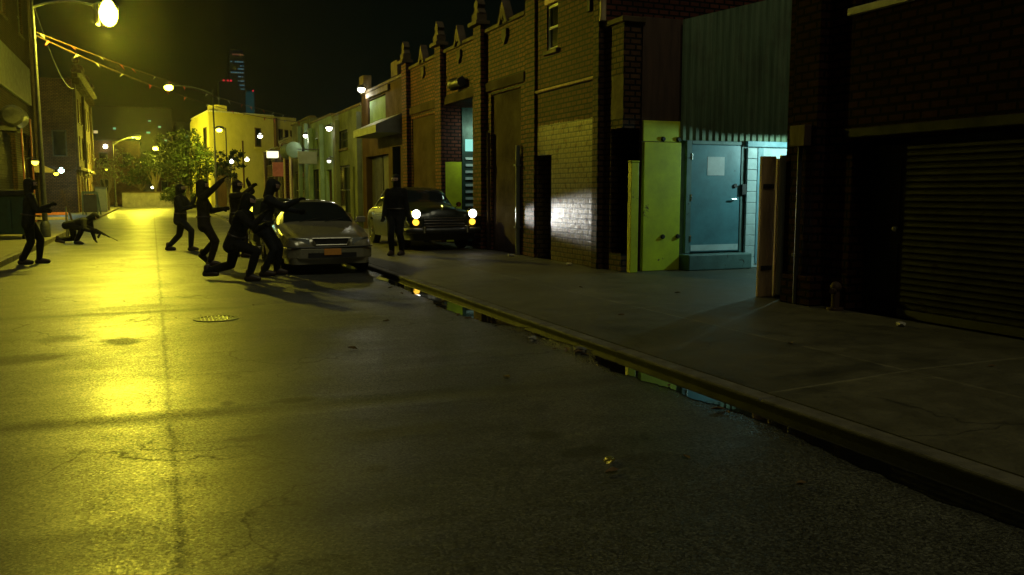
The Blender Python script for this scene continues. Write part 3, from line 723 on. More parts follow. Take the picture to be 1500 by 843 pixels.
for p, q, z0, z1 in ((A, B2, 9.26, 9.76), (C3, A, 9.2, 9.25)):
    d = (q - p).normalized(); nrm = Vector((d.y, -d.x, 0)); m = MB()
    m.prism([p + nrm * .12 + Vector((0, 0, z0)), q + nrm * .12 + Vector((0, 0, z1)), q - nrm * .25 + Vector((0, 0, z1)), p - nrm * .25 + Vector((0, 0, z0))], (0, 0, 0), (0, 0, .12))
    m.build('coping', 'whitetrim', yb)

# --------- left side of the street
b = thing('near_left_building', 'dark brick building nearest on the left with a blank sign panel and red doorway', 'building', (LB - 3, 28, .13))
ops = [(43.5, 46.5, .13, 4.2, .35), (36.0, 41.5, .13, 4.6, .3), (28, 33, .13, 4.0, .3), (20, 25, .13, 4.0, .3), (30, 31.6, 5.6, 8, .2), (34, 35.6, 5.6, 8, .2), (39.5, 41, 8.6, 10.4, .2), (44.5, 46, 8.6, 10.4, .2)]
shell(b, LB, 1, 4, 49.0, 12.5, ops, 'brickleft', 11)
door(b, LB, 1, 43.6, 44.9, .13, 3.0, .25, 'reddoor'); door(b, LB, 1, 45.1, 46.4, .13, 3.0, .25, 'blackdoor')
for ya, yb_, zt_ in ((43.3, 43.5, 4.4), (46.5, 46.8, 5.0)):
    m = MB(); m.box(LB - .2, LB + .05, ya, yb_, .13, zt_); m.build('door_post', 'reddoor', b, bevel=.02)
for (ya, yb_, za, zb) in ((30, 31.6, 5.6, 8), (34, 35.6, 5.6, 8), (39.5, 41, 8.6, 10.4), (44.5, 46, 8.6, 10.4)): win(b, LB, 1, ya, yb_, za + .02, zb - .02, .1, 'darksteel')
for (ya, yb_) in ((36.0, 41.5), (28, 33), (20, 25)):
    m = MB(); z = .14
    while z < 3.9: m.box(LB - .22, LB - .17 - .02 * (int(z * 10) % 2), ya + .01, yb_ - .01, z, z + .09); z += .1
    m.build('roller_shutter', 'shutter', b)
m = MB(); m.box(LB + .003, LB + .2, 48.2, 48.98, .13, 12.2); m.build('pilaster', 'stone', b, bevel=.02)
m = MB(); m.box(LB + .003, LB + .14, 36.5, 46.5, 5.6, 7.3); m.build('sign_panel', 'greysign', b, bevel=.02)
m = MB(); m.prism([(LB, 46.9, 3.0), (LB + .8, 46.9, 2.65), (LB + .8, 46.9, 2.5), (LB, 46.9, 2.5)], (0, 0, 0), (0, 1.2, 0)); m.build('door_canopy', 'cream', b)
ac = thing('air_conditioner', 'dark drum shaped vent unit on the left brick wall above the dumpster', 'vent', (LB + .5, 37.7, 4.0))
m = MB(); m.lathe([(.3, 36.9), (.4, 37.0), (.4, 38.4), (.3, 38.5)], (LB + .5, 0, 4.4), 'Y', 20); m.build('drum', 'darksteel', ac, True)
for y in (37.1, 38.2):
    m = MB(); m.box(LB, LB + .6, y, y + .1, 3.85, 4.02); m.build('bracket', 'darksteel', ac)

b = thing('low_left_shed', 'low dark shed set back between the two left hand buildings', 'building', (-10, 58, .13))
shell(b, -7.6, 1, 49.2, 66.5, 7.0, [(52, 55, .13, 3, .3), (58, 62, .13, 3.4, .3), (52, 53.2, 4.4, 5.8, .2), (60, 61.2, 4.4, 5.8, .2)], 'stucco', 8)
door(b, -7.6, 1, 52, 55, .13, 2.98, .2); door(b, -7.6, 1, 58, 62, .13, 3.38, .2)
win(b, -7.6, 1, 52, 53.2, 4.42, 5.78, .1, 'darksteel'); win(b, -7.6, 1, 60, 61.2, 4.42, 5.78, .1, 'darksteel')

b = thing('ornate_corner_building', 'tall ornate brown brick corner building with bracketed cornice and arched ground floor', 'building', (-8, 75, .13))
fl = [(zz, zz + 1.7) for zz in (4.0, 6.7)]
ops = [(y, y + 1.1, za, zb, .18) for y in (68.3, 71.0, 73.7, 76.4, 79.1, 81.8) for za, zb in fl]
ops += [(y, y + 1.6, .13, 2.7, .35) for y in (68.0, 71.0, 74.0, 77.0, 80.0)]
shell(b, -4.8, 1, 67, 84.5, 9.3, ops, 'brickfar', 12)
for y in (68.3, 71.0, 73.7, 76.4, 79.1, 81.8):
    for za, zb in fl: win(b, -4.8, 1, y, y + 1.1, za + .02, zb - .02, .08, 'whitetrim')
for y in (68.0, 71.0, 74.0, 77.0, 80.0):
    door(b, -4.8, 1, y, y + 1.6, .13, 2.68, .25)
    m = MB(); n = 10
    for k in range(n):
        a0, a1 = PI * k / n, PI * (k + 1) / n
        f = lambda a, r: (-4.797, y + .8 + r * math.cos(a), 2.7 + r * math.sin(a) * .8)
        m.prism([f(a0, .8), f(a1, .8), f(a1, 1.0), f(a0, 1.0)], (0, 0, 0), (.1, 0, 0))
    m.build('arch', 'stone', b)
m = MB(); m.box(-4.797, -4.4, 66.9, 84.6, 9.42, 9.7); m.box(-4.797, -4.15, 66.8, 84.7, 9.703, 9.95)
y = 67.2
while y < 84: m.box(-4.797, -4.3, y, y + .2, 9.0, 9.418); y += 1.1
m.build('cornice', 'stone', b, bevel=.02)
for k, y in enumerate((67.2, 72.5, 78.5, 84.0)):
    m = MB(); m.lathe([(.26, 9.96), (.26, 10.3), (.1, 10.36), (.24, 10.55), (.2, 10.75), (.03, 10.95)], (-4.5, y, 0), 'Z', 12); m.build('finial', 'stone', b, True)
for y in (67.1, 84.1, 75.6):
    m = MB(); m.box(-4.797, -4.6, y, y + .35, 3.1, 8.98); m.build('pilaster', 'stone', b, bevel=.02)
m = MB(); m.box(-4.797, -4.55, 67, 84.5, 3.1, 3.3) if False else m.box(-4.59, -4.5, 67, 84.5, 3.1, 3.32); m.build('belt_course', 'stone', b)
for x in (-6.2, -8.0):
    o = MB(); o.box(x, x + .9, 66.93, 66.997, 4.0, 5.8); w = o.build('window', 'darksteel', b)
    o = MB(); o.box(x + .08, x + .82, 66.915, 66.928, 4.08, 5.72); o.build('pane', 'glass', w)

# far end of the street
def block(label, x0, x1, y0, y1, h, mat, wins, roofline=True, cat='building', glow=None):
    b = thing('far_building', label, cat, ((x0 + x1) / 2, y0, 0))
    m = MB(); m.box(x0, x1, y0, y1, 0, h); m.build('wall', mat, b)
    m = MB(); m.box(x0 - .15, x1 + .15, y0 - .15, y1, h + .003, h + .3); m.build('roof', 'roof', b)
    for (wx, wz, ww, wh, g) in wins:
        m = MB(); m.box(wx, wx + ww, y0 - .05, y0 - .003, wz, wz + wh); w = m.build('window', 'darksteel', b)
        m = MB(); m.box(wx + ww * .1, wx + ww * .9, y0 - .08, y0 - .053, wz + wh * .08, wz + wh * .92); m.build('pane', g if g else 'glass', w)
    return b
gw = emitter('far_window_warm', (1, .8, .35), .5); gt = emitter('far_window_teal', (.3, 1, .75), .35)
block('brown brick block closing the view behind the bare tree', -13, -1.2, 116, 126, 7.8, 'brickfar', [(-11, 4.8, 1, 1.6, None), (-8.4, 4.8, 1, 1.6, None), (-5.8, 4.8, 1, 1.6, None), (-3.2, 4.8, 1, 1.6, None), (-8.4, 1.6, 1, 1.6, None), (-5.8, 1.6, 1, 1.6, None)])
block('dark low block at the end of the street behind the green tree', 0.5, 4.0, 112, 122, 5.0, 'stucco', [(1.0, 1.6, .8, 1.4, None), (2.6, 1.6, .8, 1.4, None)])
block('dark distant apartment block with a few teal lit windows above the street end', -11, 4, 175, 190, 17, 'towerdark',
      [(-9.5, 12.2, .9, .6, gw), (-8.3, 9.5, .7, .5, gt), (-6.2, 13, .6, .4, gt), (-3.2, 11.2, 1.2, .6, gt), (-2.6, 9.4, 1.0, .6, gt), (-.6, 12.4, .8, .4, gt), (1.5, 13.5, .6, .4, gt), (-5, 9.0, .5, .5, gt), (2.5, 11, .5, .4, gt), (-.2, 14.6, .6, .3, gt)])
block('dark distant warehouse right of the teal windowed block', 4.5, 19, 170, 190, 14, 'towerdark', [(6, 11.5, .6, .4, gt), (8.8, 12.3, .5, .4, gw), (11.5, 10.7, .6, .4, gt), (14, 12, .5, .4, gt)])
fw = thing('low_wall', 'low grey concrete wall across the end of the street', 'wall', (0, 101, 0))
m = MB(); m.box(-3, 4.0, 101, 101.3, -.05, 1.5); m.build('wall', 'concretewall', fw)
m = MB(); m.box(-3.05, 4.05, 100.95, 101.35, 1.503, 1.62); m.build('coping', 'stone', fw)

# skyline towers
tw = thing('skyscraper', 'tallest distant skyscraper with teal lit floors on the skyline', 'tower', (55, 600, 0))
m = MB(); m.box(50.2, 59.8, 600, 616, 0, 92); m.box(51, 59, 602, 612, 92.003, 95); m.build('tower', 'towerdark', tw)
for k, z in enumerate((91.2, 86.5, 84.0, 82.0, 79.6, 77.0, 74.2, 71.5, 69.0)):
    x0 = 55.6 if k not in (0, 1, 4) else 51
    m = MB()
    q = random.Random(k)
    for j in range(6):
        x = x0 + j * (59.4 - x0) / 6
        if q.random() < .8: m.box(x, x + (59.4 - x0) / 6 * .75, 599.9, 599.99, z, z + .8)
    m.build('lit_floor', emitter('tower_red', (1, .35, .2), .1) if k == 0 else emitter('tower_teal', (.3, .8, 1), .13), tw)
tw = thing('skyscraper', 'dark unlit skyscraper with red roof beacons in front of the tallest one', 'tower', (49, 560, 0))
m = MB(); m.box(40.5, 52.5, 560, 575, 0, 69); m.build('tower', 'towerdark', tw)
for x in (43.3, 45.7, 47.5):
    m = MB(); m.ball((x, 559.5, 69.6), .65, 2); m.build('beacon', emitter('red_beacon', (1, .03, .05), .6), tw, True)
tw = thing('skyscraper', 'short teal glass tower with one red beacon above the yellow roof', 'tower', (61, 600, 0))
m = MB(); m.box(59.85, 64.2, 590, 605, 0, 67); m.build('tower', emitter('teal_glass_tower', (.12, .55, .5), .04), tw)
m = MB(); m.ball((63.6, 589.5, 67.4), .6, 2); m.build('beacon', 'red_beacon' if False else MATS['red_beacon'], tw, True)

# ------------------------------------------------------------------ lamps
def street_lamp(label, base, top, arm, lens_strength, watts, group='street lamps', lens=True, col=SODIUM, lensr=.2, spot=False, shield=False):
    """base (x,y,z), pole height, arm vector to the head"""
    r = thing('street_lamp', label, 'street lamp', base, group=group)
    x, y, z = base; hx, hy, hz = x + arm[0], y + arm[1], z + top + arm[2]
    m = MB(); m.tube([(x, y, z), (x, y, z + top * .5), (x, y, z + top)], [.085, .07, .05], 12); m.build('pole', 'darksteel', r, True)
    m = MB(); m.lathe([(.15, z), (.15, z + .4), (.1, z + .5)], (x, y, 0), 'Z', 12); m.build('base', 'darksteel', r, True)
    m = MB(); pts = [Vector((x, y, z + top - .35)).lerp(Vector((hx, hy, hz)), k / 6) + Vector((0, 0, .22 * math.sin(PI * k / 6))) for k in range(7)]
    m.tube(pts, .04, 8); m.build('arm', 'greysign', r, True)
    dv = Vector((arm[0], arm[1], 0)).normalized()
    m = MB(); c = Vector((hx, hy, hz + .06))
    rings = [(-.35, .07), (-.2, .15), (.1, .2), (.3, .17), (.42, .05)]
    m.tube([c + dv * a for a, _ in rings], [q for _, q in rings], 14); hd = m.build('lamp_head', 'greysign', r, True)
    m = MB(); m.ball((hx + dv.x * .1, hy + dv.y * .1, hz - .12), lensr, 3, (.85 if shield else 1, 1, 1.25 if shield else .75)); m.build('lens', emitter('sodium_lens_%d' % int(lens_strength * 10), col, lens_strength), hd, True)
    if shield:                                                # added blocker, not a known part: keeps light off the left facades
        m = MB(); n = 14; up_, lo_ = [], []
        for k in range(n + 1):
            a = PI * (.74 + .52 * k / n); cx, cy = hx + dv.x * .1, hy
            up_.append(m.b.verts.new((cx + math.cos(a) * .4, cy + math.sin(a) * .4, hz + .1))); lo_.append(m.b.verts.new((cx + math.cos(a) * .4, cy + math.sin(a) * .4, hz - .5)))
        for k in range(n): m.b.faces.new((up_[k], up_[k + 1], lo_[k + 1], lo_[k]))
        so_ = m.build('shield', 'darksteel', hd, True); sm_ = so_.modifiers.new('thick', 'SOLIDIFY'); sm_.thickness = .01
    if watts:
        L = plight('SPOT' if spot else 'POINT', (hx + dv.x * .1, hy + dv.y * .1, hz - .2 - lensr), col, watts, r, shadow_soft_size=.14)
        if spot: L.data.spot_size = R(spot[0]); L.data.spot_blend = .5; L.rotation_euler = (R(spot[2]), -R(spot[1]), 0)
    return r
MAINW = 6600
street_lamp('sodium street lamp blazing yellow at top left on a tall grey pole', (-3.2, 31, .13), 7.5, (2.05, 0, -.25), 60, MAINW, lensr=.33, shield=True)
street_lamp('distant lit street lamp reaching over the road from a pole before the yellow building', (4.45, 68, .13), 9.0, (-2.95, -1, 0), 30, 7000, lensr=.3, spot=(126, 0, 8))
street_lamp('distant lit street lamp glowing above the leafy tree', (3.2, 101.8, .13), 6.1, (-2.6, -2.0, .1), 25, 1500, lensr=.3)
street_lamp('distant dull street lamp with long arm behind the bare tree', (-3.25, 90, .13), 6.2, (2.1, 0, .5), 5, 5000, lensr=.2)
def wall_lamp(label, p, out, strength, watts, col=(1, .97, .75), r=.12, cat='lamp'):
    t_ = thing('wall_lamp', label, cat, p, group='small lamps on the facades')
    x, y, z = p; sx = out
    m = MB(); m.tube([(x, y, z + .1), (x + sx * .7, y, z + .18), (x + sx, y, z + .1)], .025, 6); m.build('bracket', 'darksteel', t_, True)
    m = MB(); m.lathe([(r * .5, .12), (r * 1.3, .03), (r * 1.35, 0)], (x + sx, y, z), 'Z', 12); m.build('hood', 'darksteel', t_, True)
    m = MB(); m.ball((x + sx, y, z - .03), r, 2); m.build('bulb', emitter('bulb_%d_%d' % (int(strength * 10), int(col[2] * 100)), col, strength), t_, True)
    if watts: plight('POINT', (x + sx, y - .1, z - .3), col, watts, t_, shadow_soft_size=.1)
    return t_
wall_lamp('lit lamp high on the parapet of the corniced shopfront', (WX, 32.5, 5.45), -.25, 14, 35, r=.14)
wall_lamp('lit lamp on the grey rendered low shop', (WX, 39.05, 4.45), -.25, 12, 40, r=.14)
wall_lamp('small lit lamp high on the pale low shop beside the barrel awning', (WX, 45.4, 4.5), -.25, 10, 30, r=.13)
wall_lamp('dim lamp low beside the grey hanging sign', (WX, 39.5, 3.0), -.2, 2, 0, r=.1)
wall_lamp('lit lamp above the red brick shop front', (WX, 65, 5.65), -.3, 12, 30, r=.18)
wall_lamp('left one of the paired lamps above the cream box sign', (WX, 56.4, 4.85), .3, 14, 30, r=.14)
wall_lamp('right one of the paired lamps above the cream box sign', (WX, 56.4, 4.85), .62, 14, 0, r=.14)
wall_lamp('right one of two small lamps below the dark tree crown', (WX, 75, 4.32), -.28, 12, 20, r=.18)
wall_lamp('left one of two small lamps below the dark tree crown', (6.6, 77, 4.2), -.25, 12, 0, r=.18)
street_lamp('round lit lamp on a thin pole right in front of the yellow wall', (6.2, 80, .1), 7.1, (-.45, 0, -.1), 20, 6000, lensr=.26, spot=(150, -10, 62))
wall_lamp('small white lamp on the brown block past the ornate building', (-4.9, 115.6, 7.1), -.1, 14, 0, r=.26)
wall_lamp('tiny lamp low at the very end of the street', (-.05, 111.6, 2.2), .1, 9, 0, r=.18)
wall_lamp('cold blue white lamp beside the low left shed', (-7.6, 63, 3.0), 2.2, 18, 120, (.6, 1, .95), r=.18)
wall_lamp('yellow lamp on the canopy of the red left doorway', (LB, 44.5, 2.95), .35, 8, 40, SODIUM, r=.15)
wall_lamp('yellow lamp just beyond the left street lamp pole', (LB, 52.5, 2.6), .45, 5, 40, SODIUM, r=.13)
wall_lamp('added yellow lamp lighting the ornate building facade above its arches', (-4.4, 80.5, 3.5), .9, 3, 1200, SODIUM, r=.1)  # added source, put in to brighten this facade

# bunting
def bunting(label, p, q, sag, n, seed):
    r = thing('bunting', label, 'bunting', p, group='strings of flags across the street')
    p, q = Vector(p), Vector(q); N = 40; rr = random.Random(seed)
    pt = lambda k: p.lerp(q, k) - Vector((0, 0, sag * 4 * k * (1 - k)))
    m = MB(); m.tube([pt(i / N) for i in range(N + 1)], .016, 5); m.build('cord', 'rustwood', r)
    d = (q - p).normalized()
    for i in range(n):
        k = (i + rr.uniform(.2, .8)) / n; c = pt(k); L = rr.uniform(.12, .22); tw = rr.uniform(-.3, .3); dr = rr.uniform(.1, .2)
        a, b_ = c - d * L / 2, c + d * L / 2; e = c + Vector((tw * .5, tw, -dr))
        m = MB(); m.prism([a, b_, e], (0, 0, 0), (.006, -.012, 0)); m.build('flag', 'flagred' if rr.random() < .42 else 'flagwhite', r)
bunting('upper string of red and white flags crossing the street from the left pole', (-3.2, 31, 6.55), (WX, 50.0, 5.75), .25, 17, 1)
bunting('lower string of red and white flags crossing the street, sagging most', (-3.2, 31, 6.45), (WX, 48.5, 5.4), .55, 15, 9)
m = MB(); pts = [Vector((-3.2, 31, 7.5)).lerp(Vector((-5.0, 75, 9.8)), k / 12) - Vector((0, 0, 1.2 * 4 * (k / 12) * (1 - k / 12))) for k in range(13)]
m.tube(pts, .018, 5); tag(m.build('overhead_cable', 'darksteel'), 'thin sagging cable from the left lamp pole to the ornate building', 'cable')

# ------------------------------------------------------------------ trees
def tree(label, base, h, crown_c, crown_r, nclump, per, leaf, mat, seed, bare=False, nl=9, gap=1.0):
    r = thing('tree', label, 'tree', base, absolute=False); q = random.Random(seed)
    m = MB(); tips = []
    fork = h * .32
    m.tube([(0, 0, 0), (.04, .02, fork * .5), (0, 0, fork)], [h * .03, h * .023, h * .02], 10)
    cc = Vector(crown_c) - Vector(base)
    for k in range(nl):
        a = 2 * PI * k / nl + q.uniform(-.3, .3); e = q.uniform(.1, 1)
        end = cc + Vector((math.cos(a) * crown_r[0] * (1 - e * .5) * .8, math.sin(a) * crown_r[1] * (1 - e * .5) * .8, crown_r[2] * (e * 1.5 - .7)))
        st = Vector((0, 0, fork * q.uniform(.75, 1))); mid = st.lerp(end, .5) + Vector((0, 0, -.1 * h * q.uniform(0, 1)))
        m.tube([st, mid, end], [h * .013, h * .008, h * .003], 6); tips.append(end)
        for j in range(4):
            s0 = mid.lerp(end, q.random()); dv = Vector((q.uniform(-1, 1), q.uniform(-1, 1), q.uniform(-.2, 1))).normalized() * h * q.uniform(.08, .2)
            m.tube([s0, s0 + dv], [h * .005, h * .0015], 5); tips.append(s0 + dv)
            if bare:
                for _ in range(3):
                    s1 = s0 + dv * q.random(); dw = Vector((q.uniform(-1, 1), q.uniform(-1, 1), q.uniform(-.1, 1))).normalized() * h * q.uniform(.05, .12)
                    m.tube([s1, s1 + dw], [h * .003, h * .001], 4); tips.append(s1 + dw)
    m.build('trunk', 'bark', r, True)
    vs, fs = [], []
    for k in range(nclump):
        if k < len(tips): c = tips[k % len(tips)]
        else:
            while True:
                p = Vector((q.uniform(-1, 1), q.uniform(-1, 1), q.uniform(-1, 1)))
                if .25 < p.length < 1: break
            c = cc + Vector((p.x * crown_r[0], p.y * crown_r[1], p.z * crown_r[2] * (1 - .25 * abs(p.x))))
        cr = q.uniform(.5, 1.1) * crown_r[0] * .2 * gap
        for _ in range(int(per * q.uniform(.6, 1.3))):
            p = c + Vector((q.gauss(0, 1), q.gauss(0, 1), q.gauss(0, .7))) * cr * .6
            a = Vector((q.uniform(-1, 1), q.uniform(-1, 1), q.uniform(-1, 1))).normalized(); b_ = a.cross(Vector((q.uniform(-1, 1), q.uniform(-1, 1), 1))).normalized()
            L = leaf * q.uniform(.6, 1.3); W = L * .55; i = len(vs)
            vs += [p - a * L, p - b_ * W, p + a * L, p + b_ * W]; fs.append((i, i + 1, i + 2, i + 3))
    me = bpy.data.meshes.new('crown'); me.from_pydata(vs, [], fs); me.materials.append(M[mat])
    o = bpy.data.objects.new('crown', me); COL.objects.link(o); o.parent = r
    return r
tree('broad leafy green tree left of the yellow building', (3.0, 84, 0), 7.5, (2.9, 84, 4.5), (2.7, 2.7, 3.0), 150, 60, .12, 'leaf', 11)
tree('bare branched small tree with a few pale leaves on the left pavement', (-3.3, 76, 0), 4.6, (-3.3, 76, 3.4), (1.9, 1.9, 1.5), 70, 7, .11, 'leafpale', 12, True)
tree('dark street tree in front of the yellow wall on the right', (6.2, 79, 0), 5.6, (6.3, 79, 4.2), (1.2, 1.2, 1.0), 50, 40, .12, 'leafdark', 13)
tree('small tree lit from within by the distant street lamp', (.3, 104, 0), 6.2, (.3, 104, 4.9), (1.7, 1.7, 1.5), 60, 40, .13, 'leaf', 14)
tree('low dark bush beside the end wall', (2.6, 97.5, 0), 2.6, (2.6, 97.5, 1.3), (2.2, 1.6, 1.2), 60, 50, .13, 'leafdark', 15)
tree('dark scrubby tree behind the low left shed lamp', (-1.2, 108, 0), 6.0, (-1.2, 108, 4.0), (2.0, 1.8, 2.0), 60, 40, .14, 'leafdark', 16)

# ------------------------------------------------------------------ street things on the left
d = thing('dumpster', 'dark green steel dumpster at the left kerb behind the standing man', 'dumpster', (-4.3, 30.6, .13))
m = MB(); m.prism([(-5.1, 29.8, .28), (-5.1, 31.6, .28), (-5.1, 31.75, 1.45), (-5.1, 29.65, 1.45)], (0, 0, 0), (1.55, 0, 0)); m.build('body', 'dumpster', d, bevel=.03)
m = MB(); m.prism([(-5.15, 29.6, 1.453), (-5.15, 31.8, 1.453), (-5.15, 31.8, 1.5), (-5.15, 29.6, 1.62)], (0, 0, 0), (1.65, 0, 0)); m.build('lid', 'black', d, bevel=.02)
for x in (-5.0, -4.6, -4.0, -3.65):
    m = MB(); m.box(x - .04, x + .04, 29.6, 29.68, .4, 1.35); m.build('rib', 'dumpster', d)
for x, y in ((-4.95, 30), (-4.95, 31.4), (-3.7, 30), (-3.7, 31.4)):
    m = MB(); m.lathe([(.07, -.03), (.07, .03)], (x, y, .2), 'X', 12); m.build('caster', 'rubber', d, True)

bd = thing('barricade', 'low barricade with two orange and cream reflective stripes behind the crouching man', 'barricade', (-3.2, 33, 0))
m = MB()
for x in (-3.75, -2.75):
    m.tube([(x, 32.75, 0), (x, 33, 1.05)], .03); m.tube([(x, 33.25, 0), (x, 33, 1.05)], .03)
m.build('frame', 'darksteel', bd)
for z, mt in ((.78, 'orange'), (.62, 'cream')):
    m = MB(); m.box(-3.8, -2.7, 32.93, 32.96, z, z + .09); m.build('board', mt, bd, bevel=.004)
lp = MB(); lp.tube([(-3.55, 46, 0), (-3.95, 46, 1.6)], .045, 8); lp.box(-4.03, -3.89, 45.95, 46.05, 1.5, 1.68)
tag(lp.build('leaning_board', 'rustwood'), 'dark reddish brown plank leaning beyond the crouching man on the left', 'plank')
af = thing('sandwich_board', 'blank dark sandwich board with pale legs on the left pavement', 'sign', (-3.6, 60, 0))
m = MB()
for x in (-4.05, -3.2):
    m.tube([(x, 59.7, 0), (x, 60, 1.5)], .04); m.tube([(x + .15, 60.5, 0), (x, 60, 1.5)], .04)
m.build('leg', 'pale', af)
m = MB(); m.obox((-3.62, 59.9, .85), (.38, 0, 0), (0, .012, -.002), (0, .1, .55)); m.build('board', 'blackdoor', af)
m = MB(); m.box(-4.08, -3.17, 59.97, 60.03, 1.45, 1.6); m.build('header', 'pale', af)
ub = thing('utility_cabinet', 'plain grey green utility cabinet right of the sandwich board', 'cabinet', (-3.4, 70, .13))
m = MB(); m.box(-3.9, -3.1, 70, 70.6, .13, 1.9); m.build('body', 'greysign', ub, bevel=.03)
m = MB(); m.box(-3.86, -3.14, 69.985, 69.997, .25, 1.8); m.build('door', 'greysign', ub); m = MB(); m.box(-3.93, -3.07, 69.95, 70.65, 1.903, 1.96); m.build('lid', 'darksteel', ub)

# drain grate and small litter
gr = thing('drain_grate', 'round slotted iron drain cover set in the middle of the road', 'drain cover', (.66, 11.0, 0))
m = MB(); m.lathe([(.27, .001), (.27, .010), (.22, .010), (.22, .004)], (.66, 11, 0), 'Z', 28); m.build('rim', 'darksteel', gr, True)
m = MB()
for k in range(9):
    x = -.18 + k * .045; w = math.sqrt(max(.001, .21 ** 2 - x * x)); m.box(.66 + x - .006, .66 + x + .006, 11 - w, 11 + w, .003, .012)
m.build('bars', 'steel', gr, bevel=.002)
m = MB(); m.lathe([(.22, .0012), (.22, .0025)], (.66, 11, 0), 'Z', 24); m.build('well', 'black', gr)
def scrap(label, x, y, z, s, mat, seed):
    q = random.Random(seed); m = MB(); m.ball((0, 0, 0), s, 2, (1.2, .8, .5))
    for v in m.b.verts: v.co *= q.uniform(.65, 1.25)
    o = m.build('litter_scrap', mat); o.location = (x, y, z + s * .3); o.rotation_euler = (0, 0, q.uniform(0, 3)); tag(o, label, 'litter')
scrap('shiny yellow foil scrap on the asphalt in the right foreground', 2.37, 4.21, 0, .035, 'foil', 1)
scrap('crumpled paper scrap on the pavement by the roller shutter', 7.3, 6.7, .13, .06, 'litter', 2)
scrap('pale paper scrap at the foot of the gothic building', 7.35, 17.6, .13, .07, 'litter', 3)
scrap('grey paper scrap at the foot of the painted brick wall', 7.5, 15.0, .13, .06, 'litter', 4)
scrap('small rubble lump at the edge of the gutter nearest the grate', 3.62, 8.1, 0, .06, 'concretewall', 5)
scrap('dark rubble lump in the gutter between the two puddles', 3.8, 7.35, 0, .06, 'kerbstone', 6)
lq = random.Random(21)
def leaf_mesh():
    m = MB(); a = [m.b.verts.new(p) for p in ((-.05, 0, 0), (-.015, .022, .008), (.03, .016, .012), (.055, 0, .002), (.03, -.018, .006), (-.015, -.02, .014), (0, 0, -.004))]
    for i in range(6): m.b.faces.new((a[i], a[(i + 1) % 6], a[6]))
    return m
lf = leaf_mesh().build('fallen_leaf', plain('dry_leaf', (0.12, 0.075, 0.03), 0.8, 0, .4, 20, .2, spec=.2))
sm_ = lf.modifiers.new('thick', 'SOLIDIFY'); sm_.thickness = .0015
for k in range(34):
    o = lf if k == 0 else lf.copy()
    if k: COL.objects.link(o)
    y = lq.uniform(3.0, 14); gut_ = lq.random() < .6
    o.location = (lq.uniform(3.45, 3.78) if gut_ else lq.choice((lq.uniform(4.3, 7.4), lq.uniform(1.2, 3.4))), y, .012)
    if o.location.x > 4.2: o.location.z = .068 + (min(o.location.x, 5.75) - 4.158) * .039 + .008
    o.rotation_euler = (lq.uniform(-.2, .2), lq.uniform(-.2, .2), lq.uniform(0, 6.3)); o.scale = (lq.uniform(.6, 1.2),) * 3
    tag(o, 'small dry brown leaf fallen on the road or pavement by the right kerb', 'leaf', 'fallen leaves by the right kerb')
hy = thing('standpipe', 'short rusty standpipe against the dark warehouse wall by the shutter', 'standpipe', (7.58, 7.95, .13))
m = MB(); m.tube([(7.58, 7.95, .13), (7.58, 7.95, .38)], .05, 12); m.lathe([(.1, .13), (.1, .16)], (7.58, 7.95, 0)); m.build('pipe', 'rustwood', hy, True)
m = MB(); m.ball((7.58, 7.95, .41), .07, 2); m.tube([(7.58, 7.95, .37), (7.47, 7.9, .37)], .035, 10); m.build('cap', 'rustwood', hy, True)

# ------------------------------------------------------------------ cars
def interp(pts, x):
    """monotone cubic through (x, y) points"""
    xs = [p[0] for p in pts]; ys = [p[1] for p in pts]
    if x <= xs[0]: return ys[0]
    if x >= xs[-1]: return ys[-1]
    n = len(xs); d = [(ys[i + 1] - ys[i]) / (xs[i + 1] - xs[i]) for i in range(n - 1)]
    tg = [d[0]] + [0 if d[i - 1] * d[i] <= 0 else 2 * d[i - 1] * d[i] / (d[i - 1] + d[i]) for i in range(1, n - 1)] + [d[-1]]
    i = max(k for k in range(n - 1) if xs[k] <= x); h = xs[i + 1] - xs[i]; t = (x - xs[i]) / h
    return (2 * t**3 - 3 * t**2 + 1) * ys[i] + (t**3 - 2 * t**2 + t) * h * tg[i] + (-2 * t**3 + 3 * t**2) * ys[i + 1] + (t**3 - t**2) * h * tg[i + 1]

